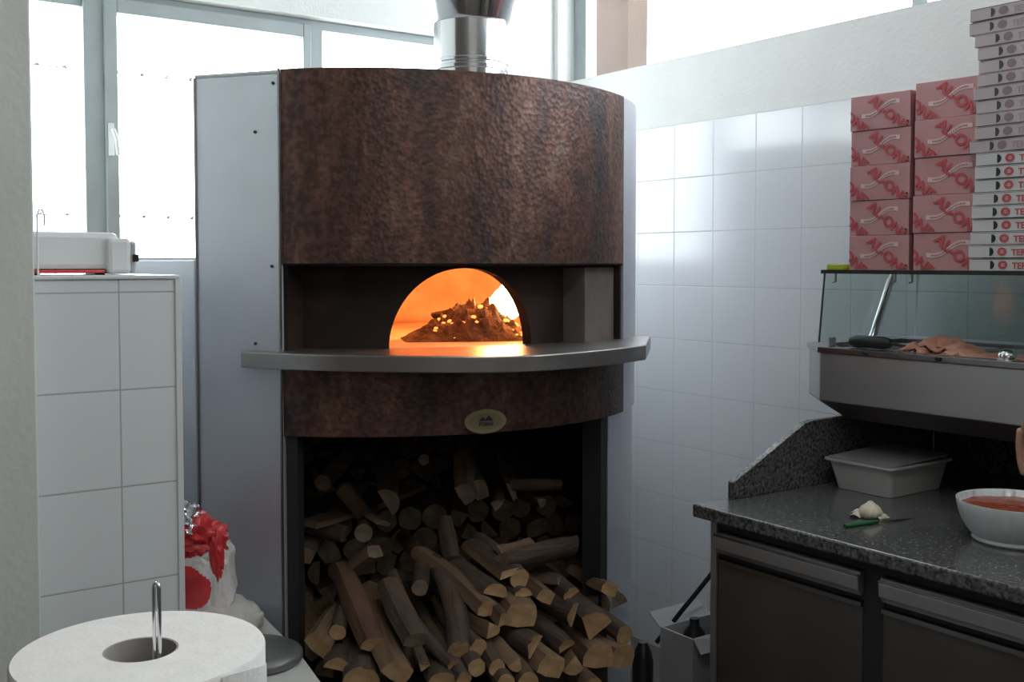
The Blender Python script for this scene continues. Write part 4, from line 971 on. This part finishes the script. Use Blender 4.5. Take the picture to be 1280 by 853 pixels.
# left arm reaches over the bowl, right arm rests on the counter
shL = add((px_-.17, py_+.10, 1.38), .055, ch); elL = add((px_-.29, py_+.30, 1.20), .040, shL); wrL = add((hx_+.035, hy_-.03, hz_+.035), .026, elL); plL = add((hx_+.008, hy_, hz_-.012), (.030, .018), wrL)
shR = add((px_+.17, py_+.08, 1.38), .055, ch); elR = add((px_+.26, py_+.16, 1.12), .040, shR); wrR = add((px_+.18, py_+.40, .99), .026, elR); plR = add((px_+.15, py_+.46, .96), (.036, .016), wrR)
body = skinned('person_body', V, Ed, 'skin', man, root=0)
fing = []
def finger(base, d, side, L, r, curl, name='finger'):
    p = Vector(base); d = Vector(d).normalized(); vv = [(p.copy(), r)]
    for k, f in enumerate((.42, .32, .26)):
        p = p+d*L*f; vv.append((p.copy(), r*(1-.10*(k+1)))); d = (Matrix.Rotation(curl, 3, Vector(side)) @ d).normalized()
    return vv
FV = []; FE = []
def put(vv):
    s = len(FV); FV.extend(vv); FE.extend([(s+i, s+i+1) for i in range(len(vv)-1)])
hb = Vector((hx_, hy_, hz_-.02))
for j, (o_, L) in enumerate((((-.018), .072), ((-.006), .080), ((.007), .075), ((.019), .060))):
    skinned('finger', finger(hb+Vector((o_*.3, o_*1.1, .022)), (-.10+.03*j, .05, -1), (0, 1, 0), L+.026, .0098, -.18), [(0, 1), (1, 2), (2, 3)], 'skin', man)
skinned('thumb', finger(hb+Vector((.012, .018, .030)), (-.25, .35, -1), (0, 1, 0), .060, .0098, -.15), [(0, 1), (1, 2), (2, 3)], 'skin', man)
rb_ = Vector((px_+.14, py_+.49, .945))
for j in range(4): skinned('finger', finger(rb_+Vector((-.03+.02*j, 0, 0)), (-.1+.06*j, 1, -.25), (1, 0, 0), (.065, .075, .07, .055)[j], .0088, -.08), [(0, 1), (1, 2), (2, 3)], 'skin', man)
skinned('thumb', finger(rb_+Vector((-.035, -.03, 0)), (-.7, .7, -.25), (1, 0, 0), .055, .0095, -.05), [(0, 1), (1, 2), (2, 3)], 'skin', man)
# face
fc = Vector((px_, py_+.14, 1.63))
b = bmesh.new(); prism(b, [(fc.x-.012, fc.y+.085), (fc.x+.012, fc.y+.085), (fc.x+.004, fc.y+.115), (fc.x-.004, fc.y+.115)], fc.z-.025, fc.z-.01, [(fc.x-.007, fc.y+.08), (fc.x+.007, fc.y+.08), (fc.x+.003, fc.y+.09), (fc.x-.003, fc.y+.09)]); build('nose', b, 'skin', man, subsurf=1)
for s in (-1, 1):
    b = bmesh.new(); bmesh.ops.create_uvsphere(b, u_segments=12, v_segments=8, radius=.012, matrix=Matrix.Translation((fc.x+s*.032, fc.y+.078, fc.z+.012))); build('eye', b, 'eye_white', man, smooth=60)
    b = bmesh.new(); bmesh.ops.create_uvsphere(b, u_segments=12, v_segments=8, radius=.03, matrix=Matrix.Translation((fc.x+s*.078, fc.y-.005, fc.z)) @ Matrix.Diagonal((.3, .6, 1, 1))); build('ear', b, 'skin', man, smooth=60)
b = bmesh.new(); box(b, fc.x-.025, fc.x+.025, fc.y+.078, fc.y+.088, fc.z-.052, fc.z-.044); build('mouth', b, 'dull_red', man, bevel=.003)
b = bmesh.new(); bmesh.ops.create_icosphere(b, subdivisions=4, radius=1.0)
for v in b.verts:
    d = v.co.normalized(); k = 1+.04*noise.noise(d*7); back = d.y < .25
    v.co = Vector((px_+d.x*.090*k, py_+.128+d.y*.108*k, 1.668+(max(d.z, -.80) if back else max(d.z, .42))*.108*k))
build('hair', b, 'hair', man, smooth=70)
skinned('shirt', [((px_, py_, .86), (.150, .115)), ((px_, py_, .98), (.165, .125)), ((px_, py_+.02, 1.10), (.158, .122)), ((px_, py_+.06, 1.30), (.180, .128)), ((px_, py_+.085, 1.43), (.098, .092)), ((px_-.17, py_+.10, 1.38), .085), ((px_-.24, py_+.215, 1.28), .068), ((px_+.17, py_+.08, 1.38), .085), ((px_+.22, py_+.125, 1.24), .068), ((px_-.29, py_+.30, 1.205), .058), ((px_+.25, py_+.15, 1.15), .058)], [(0, 1), (1, 2), (2, 3), (3, 4), (3, 5), (5, 6), (3, 7), (7, 8), (6, 9), (8, 10)], 'shirt', man)
tv = [((px_, py_, .98), (.150, .112)), ((px_, py_, .90), (.150, .115))]; te = [(0, 1)]
for s in (-1, 1):
    i = len(tv); tv += [((px_+s*.09, py_, .82), .100), ((px_+s*.10, py_+.03, .48), .078), ((px_+s*.10, py_, .30), .070), ((px_+s*.10, py_-.01, .06), .062)]; te += [(1, i), (i, i+1), (i+1, i+2), (i+2, i+3)]
skinned('trousers', tv, te, 'trouser', man)
for s in (-1, 1): skinned('shoe', [((px_+s*.10, py_-.03, .04), (.045, .038)), ((px_+s*.105, py_+.08, .038), (.048, .036)), ((px_+s*.11, py_+.18, .03), (.042, .028))], [(0, 1), (1, 2)], 'blackplastic', man)
